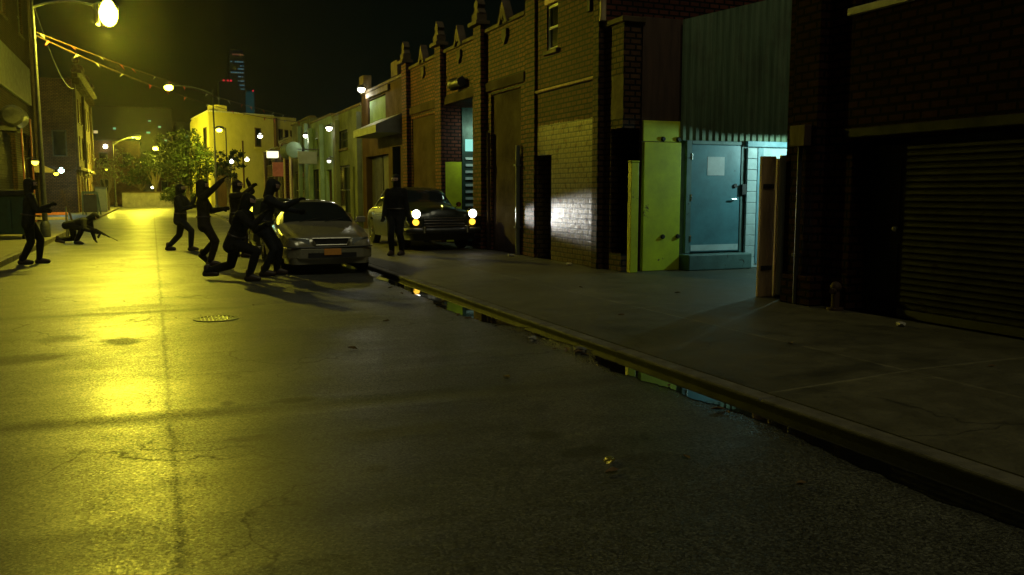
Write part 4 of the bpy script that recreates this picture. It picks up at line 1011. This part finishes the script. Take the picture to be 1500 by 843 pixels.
class Car:
    ROWS = 15
    def __init__(s, L, zt, zb, w, wr, floor, wheels, rw, ra):
        s.L, s.zt, s.zb, s.w, s.wr, s.floor, s.wheels, s.rw, s.ra = L, zt, zb, w, wr, floor, wheels, rw, ra
    def row(s, l):
        zt, zb, w, wr = (interp(p, l) for p in (s.zt, s.zb, s.w, s.wr))
        zf = s.floor
        for c in s.wheels:
            if abs(l - c) < s.ra: zf = max(zf, s.rw + math.sqrt(s.ra ** 2 - (l - c) ** 2))
        zf = min(zf, zb - .1)
        ze = max(zb + .01, zt - .05 - .05 * min(1, max(0, (zt - zb) / .3)))
        P = [(w * .95, zf), (w * .985, zf + .3 * (zb - zf)), (w, zf + .6 * (zb - zf)), (w * .99, zf + .82 * (zb - zf)), (w * .955, zb)]
        for k in range(1, 6):
            t = k / 5; bow = .03 * math.sin(PI * t) * min(1, max(0, (zt - zb) / .3))
            P.append((w * .955 + (wr - w * .955) * t + bow, zb + (ze - zb) * t))
        for k in range(1, 6):
            a = k / 5 * PI / 2; P.append((wr * math.cos(a), ze + (zt - ze) * math.sin(a)))
        return P
    def S(s, l, r, side=1):
        P = s.row(l); i = min(int(r), len(P) - 2); f = r - i
        return Vector((side * (P[i][0] * (1 - f) + P[i + 1][0] * f), l, P[i][1] * (1 - f) + P[i + 1][1] * f))
    def shell(s):
        m = MB(); ls = sorted({round(k * s.L / 92, 3) for k in range(93)} | {round(c + sg * s.ra * q, 3) for c in s.wheels for sg in (-1, 1) for q in (1.0, .985, .95, .88)})
        cols = []
        for l in ls:
            P = s.row(l); right = [m.b.verts.new((x, l, z)) for x, z in P]
            left = [m.b.verts.new((-x, l, z)) for x, z in P[:-1]]
            cols.append(right + left[::-1])
        for a, b_ in zip(cols, cols[1:]):
            for k in range(len(a) - 1): m.b.faces.new((a[k], a[k + 1], b_[k + 1], b_[k]))
        m.b.faces.new(cols[0]); m.b.faces.new(cols[-1][::-1]); return m
    def patch(s, l0, l1, r0, r1, off=.006, mirror=0, nl=10, nr=6, slope=None):
        """curved panel laid just proud of the shell; mirror 1 right side, -1 left, 0 across the centre"""
        m = MB(); G_ = []
        for i in range(nl + 1):
            rowv = []
            rr = [r0 + (r1 - r0) * j / nr for j in range(nr + 1)]
            li = l0 + (l1 - l0) * i / nl
            pts = []
            for r in rr:
                l = li + (slope(r) if slope else 0)
                p = s.S(l, r); a = s.S(l + .02, r) - s.S(l - .02, r); b_ = s.S(l, min(r + .2, 14)) - s.S(l, r - .2)
                nn = b_.cross(a)
                if nn.length < 1e-7: nn = Vector((0, 0, 1))
                nn.normalize()
                if nn.x < 0 and r < 9: nn = -nn
                if nn.z < 0 and r >= 9: nn = -nn
                pts.append(p + nn * off)
            if mirror == 0: pts = pts + [Vector((-p.x, p.y, p.z)) for p in pts[::-1]]
            elif mirror == -1: pts = [Vector((-p.x, p.y, p.z)) for p in pts]
            G_.append([m.b.verts.new(p) for p in pts])
        for a, b_ in zip(G_, G_[1:]):
            for k in range(len(a) - 1):
                if (a[k].co - a[k + 1].co).length > 1e-6: m.b.faces.new((a[k], a[k + 1], b_[k + 1], b_[k]))
        return m

def wheel(root, x, l, rw, wd=.2, hub='darksteel', rim_r=.66):
    m = MB(); s = 1 if x > 0 else -1
    m.lathe([(rw * rim_r, -wd / 2), (rw * .96, -wd / 2), (rw, -wd / 2 + .03), (rw, wd / 2 - .03), (rw * .96, wd / 2), (rw * rim_r, wd / 2)], (x, l, rw), 'X', 28)
    w = m.build('wheel', 'rubber', root, True)
    m = MB(); m.lathe([(rw * rim_r - .01, 0), (rw * rim_r - .01, s * (wd / 2 + .004)), (rw * .5, s * (wd / 2 - .02)), (rw * .16, s * (wd / 2 + .015)), (.02, s * (wd / 2 + .02))], (x, l, rw), 'X', 24)
    for k in range(6):
        a = 2 * PI * k / 6; c = Vector((x + s * (wd / 2 - .008), l + math.cos(a) * rw * .38, rw + math.sin(a) * rw * .38))
        m.obox(c, (.008, 0, 0), (0, -math.sin(a) * .03, math.cos(a) * .03), (0, math.cos(a) * rw * .22, math.sin(a) * rw * .22))
    m.build('rim', hub, w, True)

def sedan(label, x, y, z, paint, plate=True):
    r = thing('parked_sedan', label, 'car', (x, y, z), absolute=False)
    c = Car(4.6, [(0, .6), (.04, .7), (.2, .76), (1.15, .94), (1.3, 1.0), (1.95, 1.34), (2.35, 1.4), (3.1, 1.38), (3.4, 1.31), (4.0, 1.03), (4.5, .98), (4.57, .88), (4.6, .62)],
            [(0, .52), (.05, .62), (.3, .69), (1.2, .86), (1.9, .92), (3.6, .95), (4.4, .9), (4.6, .55)],
            [(0, .66), (.08, .75), (.3, .82), (.8, .865), (3.6, .87), (4.2, .84), (4.5, .78), (4.6, .7)],
            [(0, .6), (.3, .66), (1.2, .72), (1.5, .68), (2.1, .58), (3.2, .57), (3.6, .62), (4.1, .68), (4.6, .6)], .2, (.86, 3.52), .31, .365)
    c.shell().build('body', paint, r, True)
    ws = c.patch(1.24, 1.98, 9.6, 14, .006, 0, slope=lambda q: .05 * (14 - q) / 4.4); ws.build('windscreen', 'glass', r, True)
    c.patch(3.3, 3.95, 9.6, 14, .006, 0).build('rear_window', 'glass', r, True)
    for sd in (1, -1):
        c.patch(1.72, 2.5, 4.6, 8.5, .006, sd, slope=lambda q: .1 * (q - 4.6) / 4).build('side_window', 'glass', r, True)
        c.patch(2.6, 3.4, 4.6, 8.5, .006, sd, slope=lambda q: -.05 * (q - 4.6) / 4).build('side_window', 'glass', r, True)
        for l in (.86, 3.52): wheel(r, sd * .755, l, .31, hub='steel')
        m = MB()                                              # headlamp: wraps the corner of the nose
        m.prism([(sd * .4, -.012, .56), (sd * .7, .05, .55), (sd * .775, .2, .59), (sd * .765, .2, .69), (sd * .68, .06, .70), (sd * .4, .0, .685)], (0, 0, 0), (0, .05, 0))
        h = m.build('headlight', 'lensclear', r, bevel=.01)
        m = MB(); m.prism([(sd * .7, .02, .47), (sd * .77, .14, .47), (sd * .77, .14, .53), (sd * .7, .02, .53)], (0, 0, 0), (0, .05, 0)); m.build('indicator', 'orange', h)
        m = MB(); m.obox((sd * .94, 1.62, .99), (.09, 0, 0), (0, .05, 0), (0, 0, .065)); m.box(min(sd * .8, sd * .9), max(sd * .8, sd * .9), 1.59, 1.65, .93, .97); m.build('wing_mirror', paint, r, bevel=.025)
        m = MB(); m.box(min(sd * .876, sd * .9), max(sd * .876, sd * .9), 1.0, 3.2, .55, .6); m.build('side_moulding', 'darksteel', r, bevel=.008)
        m = MB(); m.box(min(sd * .45, sd * .74), max(sd * .45, sd * .74), 4.585, 4.615, .66, .84); m.build('tail_light', 'lensred', r, bevel=.01)
        for l in (2.3, 3.15):
            m = MB(); m.box(min(sd * .868, sd * .9), max(sd * .868, sd * .9), l, l + .17, .83, .86); m.build('door_handle', 'darksteel', r, bevel=.006)
    m = MB(); m.prism([(-.34, -.03, .685), (.34, -.03, .685), (.28, -.03, .575), (-.28, -.03, .575)], (0, 0, 0), (0, .05, 0)); gr_ = m.build('grille', 'black', r)
    m = MB()
    for a, b_ in (((-.36, .69), (.36, .69)), ((.36, .69), (.29, .565)), ((.29, .565), (-.29, .565)), ((-.29, .565), (-.36, .69))):
        m.tube([(a[0], -.04, a[1]), (b_[0], -.04, b_[1])], .011, 6)
    m.build('surround', 'carsilver', gr_, True)
    m = MB(); pl = [(-.87, .42), (-.8, .12), (-.6, -.05), (0, -.12), (.6, -.05), (.8, .12), (.87, .42)]
    up = [(a, b_) for a, b_ in pl]; poly = [(a, b_, .3) for a, b_ in pl] + [(a * .9, b_ + .22, .3) for a, b_ in pl[::-1]]
    m.prism(poly, (0, 0, 0), (0, 0, .22)); bu = m.build('bumper', paint, r, bevel=.03)
    m = MB(); m.box(-.45, .45, -.135, -.1, .33, .42); m.build('air_intake', 'black', bu)
    m = MB(); m.tube([(-.8, .07, .525), (-.6, -.055, .525), (0, -.125, .525), (.6, -.055, .525), (.8, .07, .525)], .014, 6); m.build('trim_strip', 'darksteel', bu, True)
    if plate:
        m = MB(); m.box(-.16, .16, -.15, -.138, .38, .5); m.build('number_plate', 'plate', bu, bevel=.003)
    m = MB(); m.box(-.62, .62, .3, 4.4, .22, .5); m.box(-.5, .5, 1.5, 3.6, .5, .8); m.build('underbody', 'black', r)
    m = MB(); m.tube([(.1, 1.16, .965), (.5, 1.3, 1.03)], .008, 5); m.tube([(-.4, 1.16, .965), (0.02, 1.28, 1.035)], .008, 5); m.build('wiper', 'black', r)
    return r
sedan('champagne coloured sedan with an orange plate parked at the right kerb', 3.08, 16.2, 0, 'carsilver')
sedan('black sedan parked directly behind the champagne one, only its roof showing', 3.1, 22.2, 0, 'cardark', False)

def cab(label, x, y, z):
    r = thing('vintage_car', label, 'car', (x, y, z), absolute=False)
    c = Car(5.0, [(0, .8), (.05, .98), (.3, 1.08), (1.3, 1.15), (1.5, 1.18), (2.0, 1.48), (2.35, 1.56), (3.2, 1.55), (3.6, 1.46), (4.05, 1.17), (4.7, 1.03), (4.92, .9), (5.0, .6)],
            [(0, .74), (.1, .9), (.5, .95), (1.5, .97), (3.6, .97), (4.4, .92), (5.0, .55)],
            [(0, .8), (.1, .86), (.5, .9), (3.8, .9), (4.5, .84), (5.0, .66)],
            [(0, .35), (.3, .42), (1.2, .5), (1.6, .62), (2.2, .66), (3.2, .64), (3.8, .6), (4.5, .5), (5.0, .4)], .26, (.95, 3.95), .34, .39)
    c.shell().build('body', 'cargreen', r, True)
    c.patch(1.5, 2.02, 9.5, 14, .006, 0, slope=lambda q: .06 * (14 - q) / 4.4).build('windscreen', 'glass', r, True)
    c.patch(3.5, 4.0, 9.6, 14, .006, 0).build('rear_window', 'glass', r, True)
    for sd in (1, -1):
        c.patch(1.95, 2.7, 4.7, 8.6, .006, sd, slope=lambda q: .1 * (q - 4.6) / 4).build('side_window', 'glass', r, True)
        c.patch(2.8, 3.5, 4.7, 8.6, .006, sd, slope=lambda q: -.06 * (q - 4.6) / 4).build('side_window', 'glass', r, True)
        for l in (.95, 3.95): wheel(r, sd * .76, l, .34, .19, 'chrome', .6)
        hx = sd * .72
        m = MB(); m.lathe([(.125, -.05), (.13, -.03), (.13, .12)], (hx, 0, .9), 'Y', 22); h = m.build('headlight', 'chrome', r, True)
        m = MB(); m.lathe([(.02, -.075), (.07, -.07), (.1, -.055), (.104, -.045)], (hx, 0, .9), 'Y', 20); m.build('lens', emitter('headlamp_glow', (1, 1, .93), 9), h, True)
        m = MB(); m.lathe([(.03, -.045), (.075, -.035), (.08, .05)], (hx, 0, .70), 'Y', 16)
        ind = m.build('indicator', emitter('amber_lamp', (1, .55, .04), 2.2), r, True)
        ob = plight('SPOT', (hx, -.12, .9), (1, .98, .9), 950 if sd > 0 else 250, r, spot_size=R(14), spot_blend=1.0, shadow_soft_size=.06); ob.rotation_euler = (R(90), 0, R(180 + (6 if sd > 0 else 0)))
        m = MB(); m.tube([(sd * .91, .5, .80), (sd * .915, 2.0, .82), (sd * .91, 3.6, .82)], .014, 6); m.build('belt_trim', 'chrome', r, True)
        m = MB(); pts = [c.S(l, 9.0, sd) + Vector((sd * .012, 0, .012)) for l in (1.75, 1.95, 2.2, 2.6, 3.0, 3.3, 3.6, 3.85)]; m.tube(pts, .016, 6); m.build('drip_rail', 'chrome', r, True)
        m = MB(); pts = [c.S(l, 4.3, sd) + Vector((sd * .01, 0, .0)) for l in (1.6, 2.2, 2.8, 3.4, 3.9)]; m.tube(pts, .015, 6); m.build('sill_trim', 'chrome', r, True)
        m = MB(); m.tube([(sd * .55, -.14, .45), (sd * .55, -.16, .62)], .05, 10); m.build('overrider', 'chrome', r, True)
        m = MB(); m.tube([(sd * .88, 1.8, 1.0), (sd * .98, 1.78, 1.08)], .012, 6); m.lathe([(.07, -.02), (.07, .015)], (sd * .99, 1.78, 1.1), 'Y', 14); m.build('wing_mirror', 'chrome', r, True)
        for l in (2.55, 3.3):
            m = MB(); m.tube([(sd * .915, l, .88), (sd * .93, l + .14, .88)], .012, 6); m.build('door_handle', 'chrome', r)
    m = MB(); m.box(-.5, .5, -.03, .02, .58, .8); g_ = m.build('grille', 'black', r, bevel=.02)
    m = MB()
    for z_ in (.6, .67, .74, .8): m.tube([(-.52, -.035, z_), (.52, -.035, z_)], .011, 6)
    m.build('grille_bar', 'chrome', g_, True)
    m = MB(); m.tube([(-.93, .3, .5), (-.9, .02, .5), (-.75, -.1, .5), (0, -.14, .5), (.75, -.1, .5), (.9, .02, .5), (.93, .3, .5)], [.05, .065, .07, .07, .07, .065, .05], 12)
    m.build('bumper', 'darkchrome' if False else 'darksteel', r, True)
    m = MB(); m.box(-.62, .62, .3, 4.8, .28, .6); m.box(-.5, .5, 1.7, 3.8, .6, .9); m.build('underbody', 'black', r)
    m = MB(); m.tube([(0, .3, 1.09), (0, .12, 1.08), (0, .06, 1.0)], .015, 6); m.build('bonnet_trim', 'chrome', r, True)
    return r
cab('dark vintage car with lit round headlights parked on the pavement', 6.53, 19.85, .13)

# ------------------------------------------------------------------ people
RES = .0085
def hull_points(c, r, n=12):
    out = []
    for i in range(7):
        th = PI * i / 6
        for j in range(n):
            a = 2 * PI * j / n; out.append(Vector(c) + Vector((math.sin(th) * math.cos(a), math.sin(th) * math.sin(a), math.cos(th))) * r)
    return out
def add_hull(bm, balls):
    vs = []
    for c, r in balls: vs += [bm.verts.new(p) for p in hull_points(c, r)]
    res = bmesh.ops.convex_hull(bm, input=vs)
    dead = [g for g in res['geom_interior'] if isinstance(g, bmesh.types.BMVert)] + [g for g in res['geom_unused'] if isinstance(g, bmesh.types.BMVert)]
    bmesh.ops.delete(bm, geom=list(set(dead)), context='VERTS')
def ik(a, b, l1, l2, bend):
    a, b = Vector(a), Vector(b); d = b - a; L = d.length
    if L > (l1 + l2) * .995: b = a + d.normalized() * (l1 + l2) * .995; d = b - a; L = d.length
    u = d.normalized(); k = (l1 * l1 - l2 * l2 + L * L) / (2 * L); h = math.sqrt(max(0, l1 * l1 - k * k))
    w = Vector(bend); w = w - u * w.dot(u); w.normalize()
    return a + u * k + w * h, b

def person(label, base, rz, pelvis, chest_dir, face, ankles, wrists, kbend, ebend, cloth='cloth', hand='cloth', head_tilt=(0, 0, 1), scale=1.0, side=None, belt=True):
    """pose in metres in the person's own frame; face = horizontal facing direction"""
    r = thing('person', label, 'person', base, rz=rz, absolute=False, group='people in dark clothes'); r.scale = (1.04,) * 3
    F = Vector(face).normalized(); U = Vector(chest_dir).normalized()
    RT = Vector(side).normalized() if side else F.cross(Vector((0, 0, 1))).normalized()   # the person's right
    FW = U.cross(RT); FW = -FW if FW.dot(F) < -.01 else FW
    P = Vector(pelvis); zones = []
    bm = bmesh.new()
    def seg(a, ra, b, rb, z): add_hull(bm, [(a, ra), (b, rb)]); zones.append((Vector(a), Vector(b), (ra + rb) / 2, z))
    waist, chest, neck = P + U * .2, P + U * .38, P + U * .54
    add_hull(bm, [(P + RT * .09, .12), (P - RT * .09, .12), (waist + RT * .07, .115), (waist - RT * .07, .115)])
    add_hull(bm, [(waist + RT * .07, .115), (waist - RT * .07, .115), (chest + RT * .11, .122), (chest - RT * .11, .122)])
    add_hull(bm, [(chest + RT * .11, .122), (chest - RT * .11, .122), (neck - U * .06 + RT * .14, .062), (neck - U * .06 - RT * .14, .062), (neck, .06)])
    # jacket skirt over the hips
    add_hull(bm, [(P + RT * .11 - U * .1, .118), (P - RT * .11 - U * .1, .118), (P + RT * .09 + U * .08, .116), (P - RT * .09 + U * .08, .116)])
    zones.append((P, chest, .2, 0)); zones.append((chest, neck, .17, 0))
    HT = Vector(head_tilt).normalized(); hb = neck + HT * .06; hc = hb + HT * .13 + F * .02
    seg(neck - U * .03, .058, hb + HT * .06, .055, 1)
    add_hull(bm, [(hc + HT * .02 - F * .025, .094), (hc + F * .03 + HT * .01, .082), (hc - HT * .07 + F * .055, .045), (hc - HT * .03 - F * .01, .075)])
    add_hull(bm, [(hc + F * .1 - HT * .015, .012), (hc + F * .106 - HT * .045, .016), (hc + F * .09 - HT * .045, .02)])
    for sg in (-1, 1): add_hull(bm, [(hc + RT * .088 * sg - F * .01, .022), (hc + RT * .086 * sg - HT * .035 - F * .005, .018)])
    zones.append((hc - HT * .02, hc + HT * .03, .095, 1))
    SR = .185
    for k, sg in enumerate((1, -1)):
        sh_ = neck - U * .07 + RT * (SR * sg)
        el, wr_ = ik(sh_, wrists[k], .295, .26, ebend[k])
        seg(sh_, .082, el, .064, 0); seg(el, .064, wr_, .046, 0)
        d = (wr_ - el).normalized(); pf = F - d * F.dot(d)
        if pf.length < .1: pf = U - d * U.dot(d)
        pf.normalize(); sd = d.cross(pf).normalized()          # pf: towards the palm side, sd: across the knuckles
        pal = wr_ + d * .075
        add_hull(bm, [(wr_ + sd * .012, .024), (wr_ - sd * .012, .024), (pal + sd * .03, .015), (pal - sd * .03, .015)]); zones.append((wr_, pal, .035, 2))
        for j, ln in enumerate((.068, .078, .074, .06)):
            b0 = pal + sd * (-.036 + .024 * j); b1 = b0 + d * ln * .5 + pf * .01; b2 = b1 + d * ln * .3 + pf * ln * .45
            seg(b0, .0105, b1, .0098, 2); seg(b1, .0098, b2, .0085, 2)
        t0 = wr_ + d * .03 - sd * .03; t1 = t0 + d * .03 - sd * .03 + pf * .012; t2 = t1 + d * .028 + pf * .012
        seg(t0, .014, t1, .012, 2); seg(t1, .012, t2, .0095, 2)
        hip = P + RT * (.095 * sg) - U * .03; an = Vector(ankles[k])
        kn, an2 = ik(hip, an, .44, .43, kbend[k])
        seg(hip, .112, kn, .078, 3); seg(kn, .078, kn.lerp(an2, .35), .076, 3); seg(kn.lerp(an2, .35), .076, an2, .058, 3)
        toe = F * .17 if an2.z < .16 else F * .1 + Vector((0, 0, -.14)) + (kn - an2) * 0
        fz = -.045 if an2.z < .16 else -.02
        heel = an2 - F * .04 + Vector((0, 0, fz))
        seg(heel, .04, an2 + toe + Vector((0, 0, fz - .008 if an2.z < .16 else fz)), .034, 4)
        m = MB(); add_hull(m.b, [(an2 + Vector((0, 0, .07)), .056), (an2, .053)]); add_hull(m.b, [(heel, .05), (an2, .053), (an2 + toe + Vector((0, 0, fz)), .042)])
        for v in m.b.verts:
            lo = an2.z - .093
            if an2.z < .16 and v.co.z < max(0.0, lo): v.co.z = max(0.0, lo)
        bo = m.build('boot', 'boot', r, True)
    me = bpy.data.meshes.new('body'); bm.to_mesh(me); bm.free()
    o = bpy.data.objects.new('body', me); COL.objects.link(o)
    rm = o.modifiers.new('remesh', 'REMESH'); rm.mode = 'VOXEL'; rm.voxel_size = RES
    smo = o.modifiers.new('smooth', 'SMOOTH'); smo.factor = .5; smo.iterations = 4
    dg = bpy.context.evaluated_depsgraph_get(); dg.update()
    me2 = bpy.data.meshes.new_from_object(o.evaluated_get(dg)); o.modifiers.clear(); o.data = me2; me2.name = 'body'
    me2.materials.clear()
    for mm in (cloth, cloth, hand, cloth, 'boot', 'skin'): me2.materials.append(M[mm])
    n = len(me2.polygons); cen = np.empty(n * 3); me2.polygons.foreach_get('center', cen); cen = cen.reshape(-1, 3)
    best = np.full(n, 1e9); idx = np.zeros(n, int)
    for a, b_, rad, z in zones:
        a_, ab = np.array(a), np.array(b_ - a); tt = np.clip(((cen - a_) @ ab) / max(1e-9, ab @ ab), 0, 1)
        dist = np.linalg.norm(cen - a_ - tt[:, None] * ab, axis=1) - rad
        k = dist < best; best[k] = dist[k]; idx[k] = z
    rel = cen - np.array(hc); fr = rel @ np.array(F); up = rel @ np.array(HT)
    idx[(idx == 1) & (fr > .045) & (up > -.022) & (up < .045)] = 5          # the open strip of the face mask
    me2.polygons.foreach_set('material_index', idx.astype(np.int32)); me2.polygons.foreach_set('use_smooth', [True] * n)
    o.parent = r
    for sg in (-1, 1):
        m = MB(); m.ball(hc + F * .098 + RT * .034 * sg + HT * .012, .0125, 2); m.build('eye', 'black', r, True)
    m = MB(); add_hull(m.b, [(hc - F * .045 + HT * .03, .102), (hc - F * .05 - HT * .08, .085), (neck - F * .04 + U * .0, .085)]); m.build('hood', cloth, r, True)
    if belt:
        m = MB(); N = 20
        for zz, in ((0,),):
            ring = [P + U * .1 + RT * math.cos(2 * PI * k / N) * .198 + FW * math.sin(2 * PI * k / N) * .135 for k in range(N + 1)]
            m.tube(ring, .018, 6, caps=False)
        m.build('belt', 'boot', r, True)
    return r
RZ = -R(22.7)
def rifle(label, p, q):
    p, q = Vector(p), Vector(q); d = (q - p).normalized(); up = Vector((0, 0, 1)); up = (up - d * up.dot(d)).normalized(); sd = d.cross(up)
    g = thing('rifle', label, 'gun', p, absolute=False)
    at = lambda k, h=0: d * k + up * h
    m = MB(); m.tube([at(.35, .02), at(.86, .02)], .012, 8); m.build('barrel', 'darksteel', g, True)
    m = MB(); m.obox(at(.28, .0), d * .17, sd * .02, up * .035); m.obox(at(.5, .005), d * .1, sd * .02, up * .024); m.build('receiver', 'black', g, bevel=.006)
    m = MB(); m.prism([at(.12, .02) - sd * .016, at(-.14, .0) - sd * .016, at(-.14, -.1) - sd * .016, at(.12, -.03) - sd * .016], (0, 0, 0), sd * .032); m.build('stock', 'black', g, bevel=.006)
    m = MB(); m.obox(at(.3, -.11), d * .03 + up * -.01, sd * .013, up * .08); m.build('magazine', 'black', g); m = MB(); m.obox(at(.17, -.075), d * .018, sd * .013, up * .05 + d * .015); m.build('grip', 'black', g)
    return g
person('person in black walking at the far left beside the dumpster', (-2.55, 20.95, 0), RZ, (.08, 0, .93), (.15, 0, 1), (1, .5, 0), [(-.1, 0, .09), (.1, .28, .09)], [(.5, .05, 1.22), (.28, .25, 1.1)], [(1, .5, 0)] * 2, [(0, -.4, -1)] * 2)
person('person in black crouching low with a rifle on the left of the road', (-2.2, 28.9, 0), RZ, (-.1, 0, .56), (.9, 0, .22), (1, 0, -.2), [(.08, -.1, .09), (-.58, .12, .12)], [(.62, -.16, .36), (.5, .14, .1)], [(1, -.2, .8), (.3, .2, -.2)], [(0, -.5, -.4), (-.6, .3, .1)], head_tilt=(.75, 0, .5), side=(0, -1, 0), belt=False, hand='cloth')
rifle('short black rifle held low by the crouching person on the left', (-1.72, 28.55, .5), (-1.1, 28.3, .12))
person('person in black striding, leftmost of the fighting group in the road', (.64, 24.4, 0), RZ, (.02, 0, .86), (.06, 0, 1), (1, -.1, 0), [(.28, -.05, .09), (-.36, .1, .09)], [(.38, -.15, 1.12), (.36, .16, 1.35)], [(1, 0, 0)] * 2, [(0, -.3, -1)] * 2, 'clothnavy')
person('person in dark brown raising one arm in the middle of the group', (1.0, 19.2, 0), RZ, (-.02, 0, .9), (-.05, .1, 1), (1, .25, 0), [(.12, -.12, .09), (-.2, .35, .2)], [(.42, -.05, 1.75), (.3, .2, 1.15)], [(1, 0, 0)] * 2, [(.6, -.5, 0), (0, .2, -1)], 'clothbrown')
person('person in black lunging forward with legs wide apart beside the car', (1.2, 15.75, 0), RZ, (.1, 0, .68), (.42, -.05, 1), (1, -.1, 0), [(.36, -.1, .09), (-.46, .22, .14)], [(.66, -.2, 1.12), (.62, .1, .95)], [(1, 0, .2)] * 2, [(0, -.3, -1), (0, .3, -1)], head_tilt=(.3, 0, 1))
person('person in black leaning over the bonnet of the champagne sedan', (1.88, 16.3, 0), RZ, (-.02, .05, .9), (.22, .05, 1), (1, .15, 0), [(-.02, -.05, .09), (.12, .28, .09)], [(.6, .0, 1.35), (.55, .2, 1.15)], [(1, 0, 0)] * 2, [(0, -.3, -1), (0, .3, -1)], 'clothnavy', head_tilt=(.3, 0, 1))
person('person in black standing upright in front of the vintage car', (5.12, 19.1, .105), RZ, (0, 0, .93), (.02, 0, 1), (-.25, -1, 0), [(-.1, 0, .09), (.12, .02, .09)], [(-.27, -.05, .84), (.28, -.05, .84)], [(0, -1, 0)] * 2, [(0, .5, 0)] * 2)
person('person in dark clothes with both arms raised behind the group', (1.85, 21.4, 0), RZ, (0, 0, .93), (.05, 0, 1), (1, -.4, 0), [(.14, -.05, .09), (-.16, .1, .09)], [(.4, -.15, 1.6), (.2, .25, 1.72)], [(1, 0, 0)] * 2, [(.5, -.5, -.3), (.3, .6, -.2)], 'clothbrown')

# ------------------------------------------------------------------ sky, added fill light, camera
w = bpy.data.worlds.new('World'); S.world = w; w.use_nodes = True
nt = w.node_tree; nt.nodes.clear()
sky = nt.nodes.new('ShaderNodeTexSky'); sky.sky_type = 'NISHITA'; sky.sun_disc = False
sky.sun_elevation = R(60); sky.sun_rotation = R(200)
mx = nt.nodes.new('ShaderNodeMix'); mx.data_type = 'RGBA'; mx.blend_type = 'MULTIPLY'; mx.inputs[0].default_value = 1
mx.inputs[7].default_value = (.75, 1.0, .4, 1)
bg = nt.nodes.new('ShaderNodeBackground'); bg.inputs[1].default_value = .0005
ow = nt.nodes.new('ShaderNodeOutputWorld')
nt.links.new(sky.outputs[0], mx.inputs[6]); nt.links.new(mx.outputs[2], bg.inputs[0]); nt.links.new(bg.outputs[0], ow.inputs[0])
sd = bpy.data.lights.new('foreground_fill', 'SUN'); sd.energy = .5; sd.angle = R(25); sd.color = (1, .96, .6)  # added soft fill from behind the camera, lifts the foreground
so = bpy.data.objects.new('foreground_fill', sd); COL.objects.link(so); so.rotation_euler = (R(32), 0, 0)

# night air: faint even haze, the reason the near lamp has a glow round it
mh = bpy.data.materials.new('night_haze'); t = NT(mh)
pv = t.add('ShaderNodeVolumePrincipled'); oo = t.add('ShaderNodeOutputMaterial')
pv.inputs['Density'].default_value = HAZE; pv.inputs['Color'].default_value = (.9, .9, .85, 1); pv.inputs['Anisotropy'].default_value = .9
t.link(pv.outputs[0], oo.inputs['Volume'])
m = MB(); m.box(-150, 150, -40, 660, -1.3, 100); hz_ = m.build('haze', mh); hz_['kind'] = 'stuff'

cd = bpy.data.cameras.new('Camera'); co = bpy.data.objects.new('Camera', cd); COL.objects.link(co)
co.location = (0, 0, 1.55); co.rotation_euler = (R(90 - 6.368), 0, R(-22.734))
cd.sensor_width = 36; cd.lens = 30.0; cd.clip_end = 3000; cd.clip_start = .05
S.camera = co
for o in bpy.data.objects:
    if '_abs' in o: del o['_abs']
S.render.engine = 'CYCLES'
S.cycles.use_denoising = True
S.cycles.max_bounces = 6; S.cycles.sample_clamp_indirect = 4.0
S.view_settings.view_transform = 'Standard'; S.view_settings.look = 'None'; S.view_settings.gamma = 1; S.view_settings.exposure = 0; S.view_settings.use_curve_mapping = False
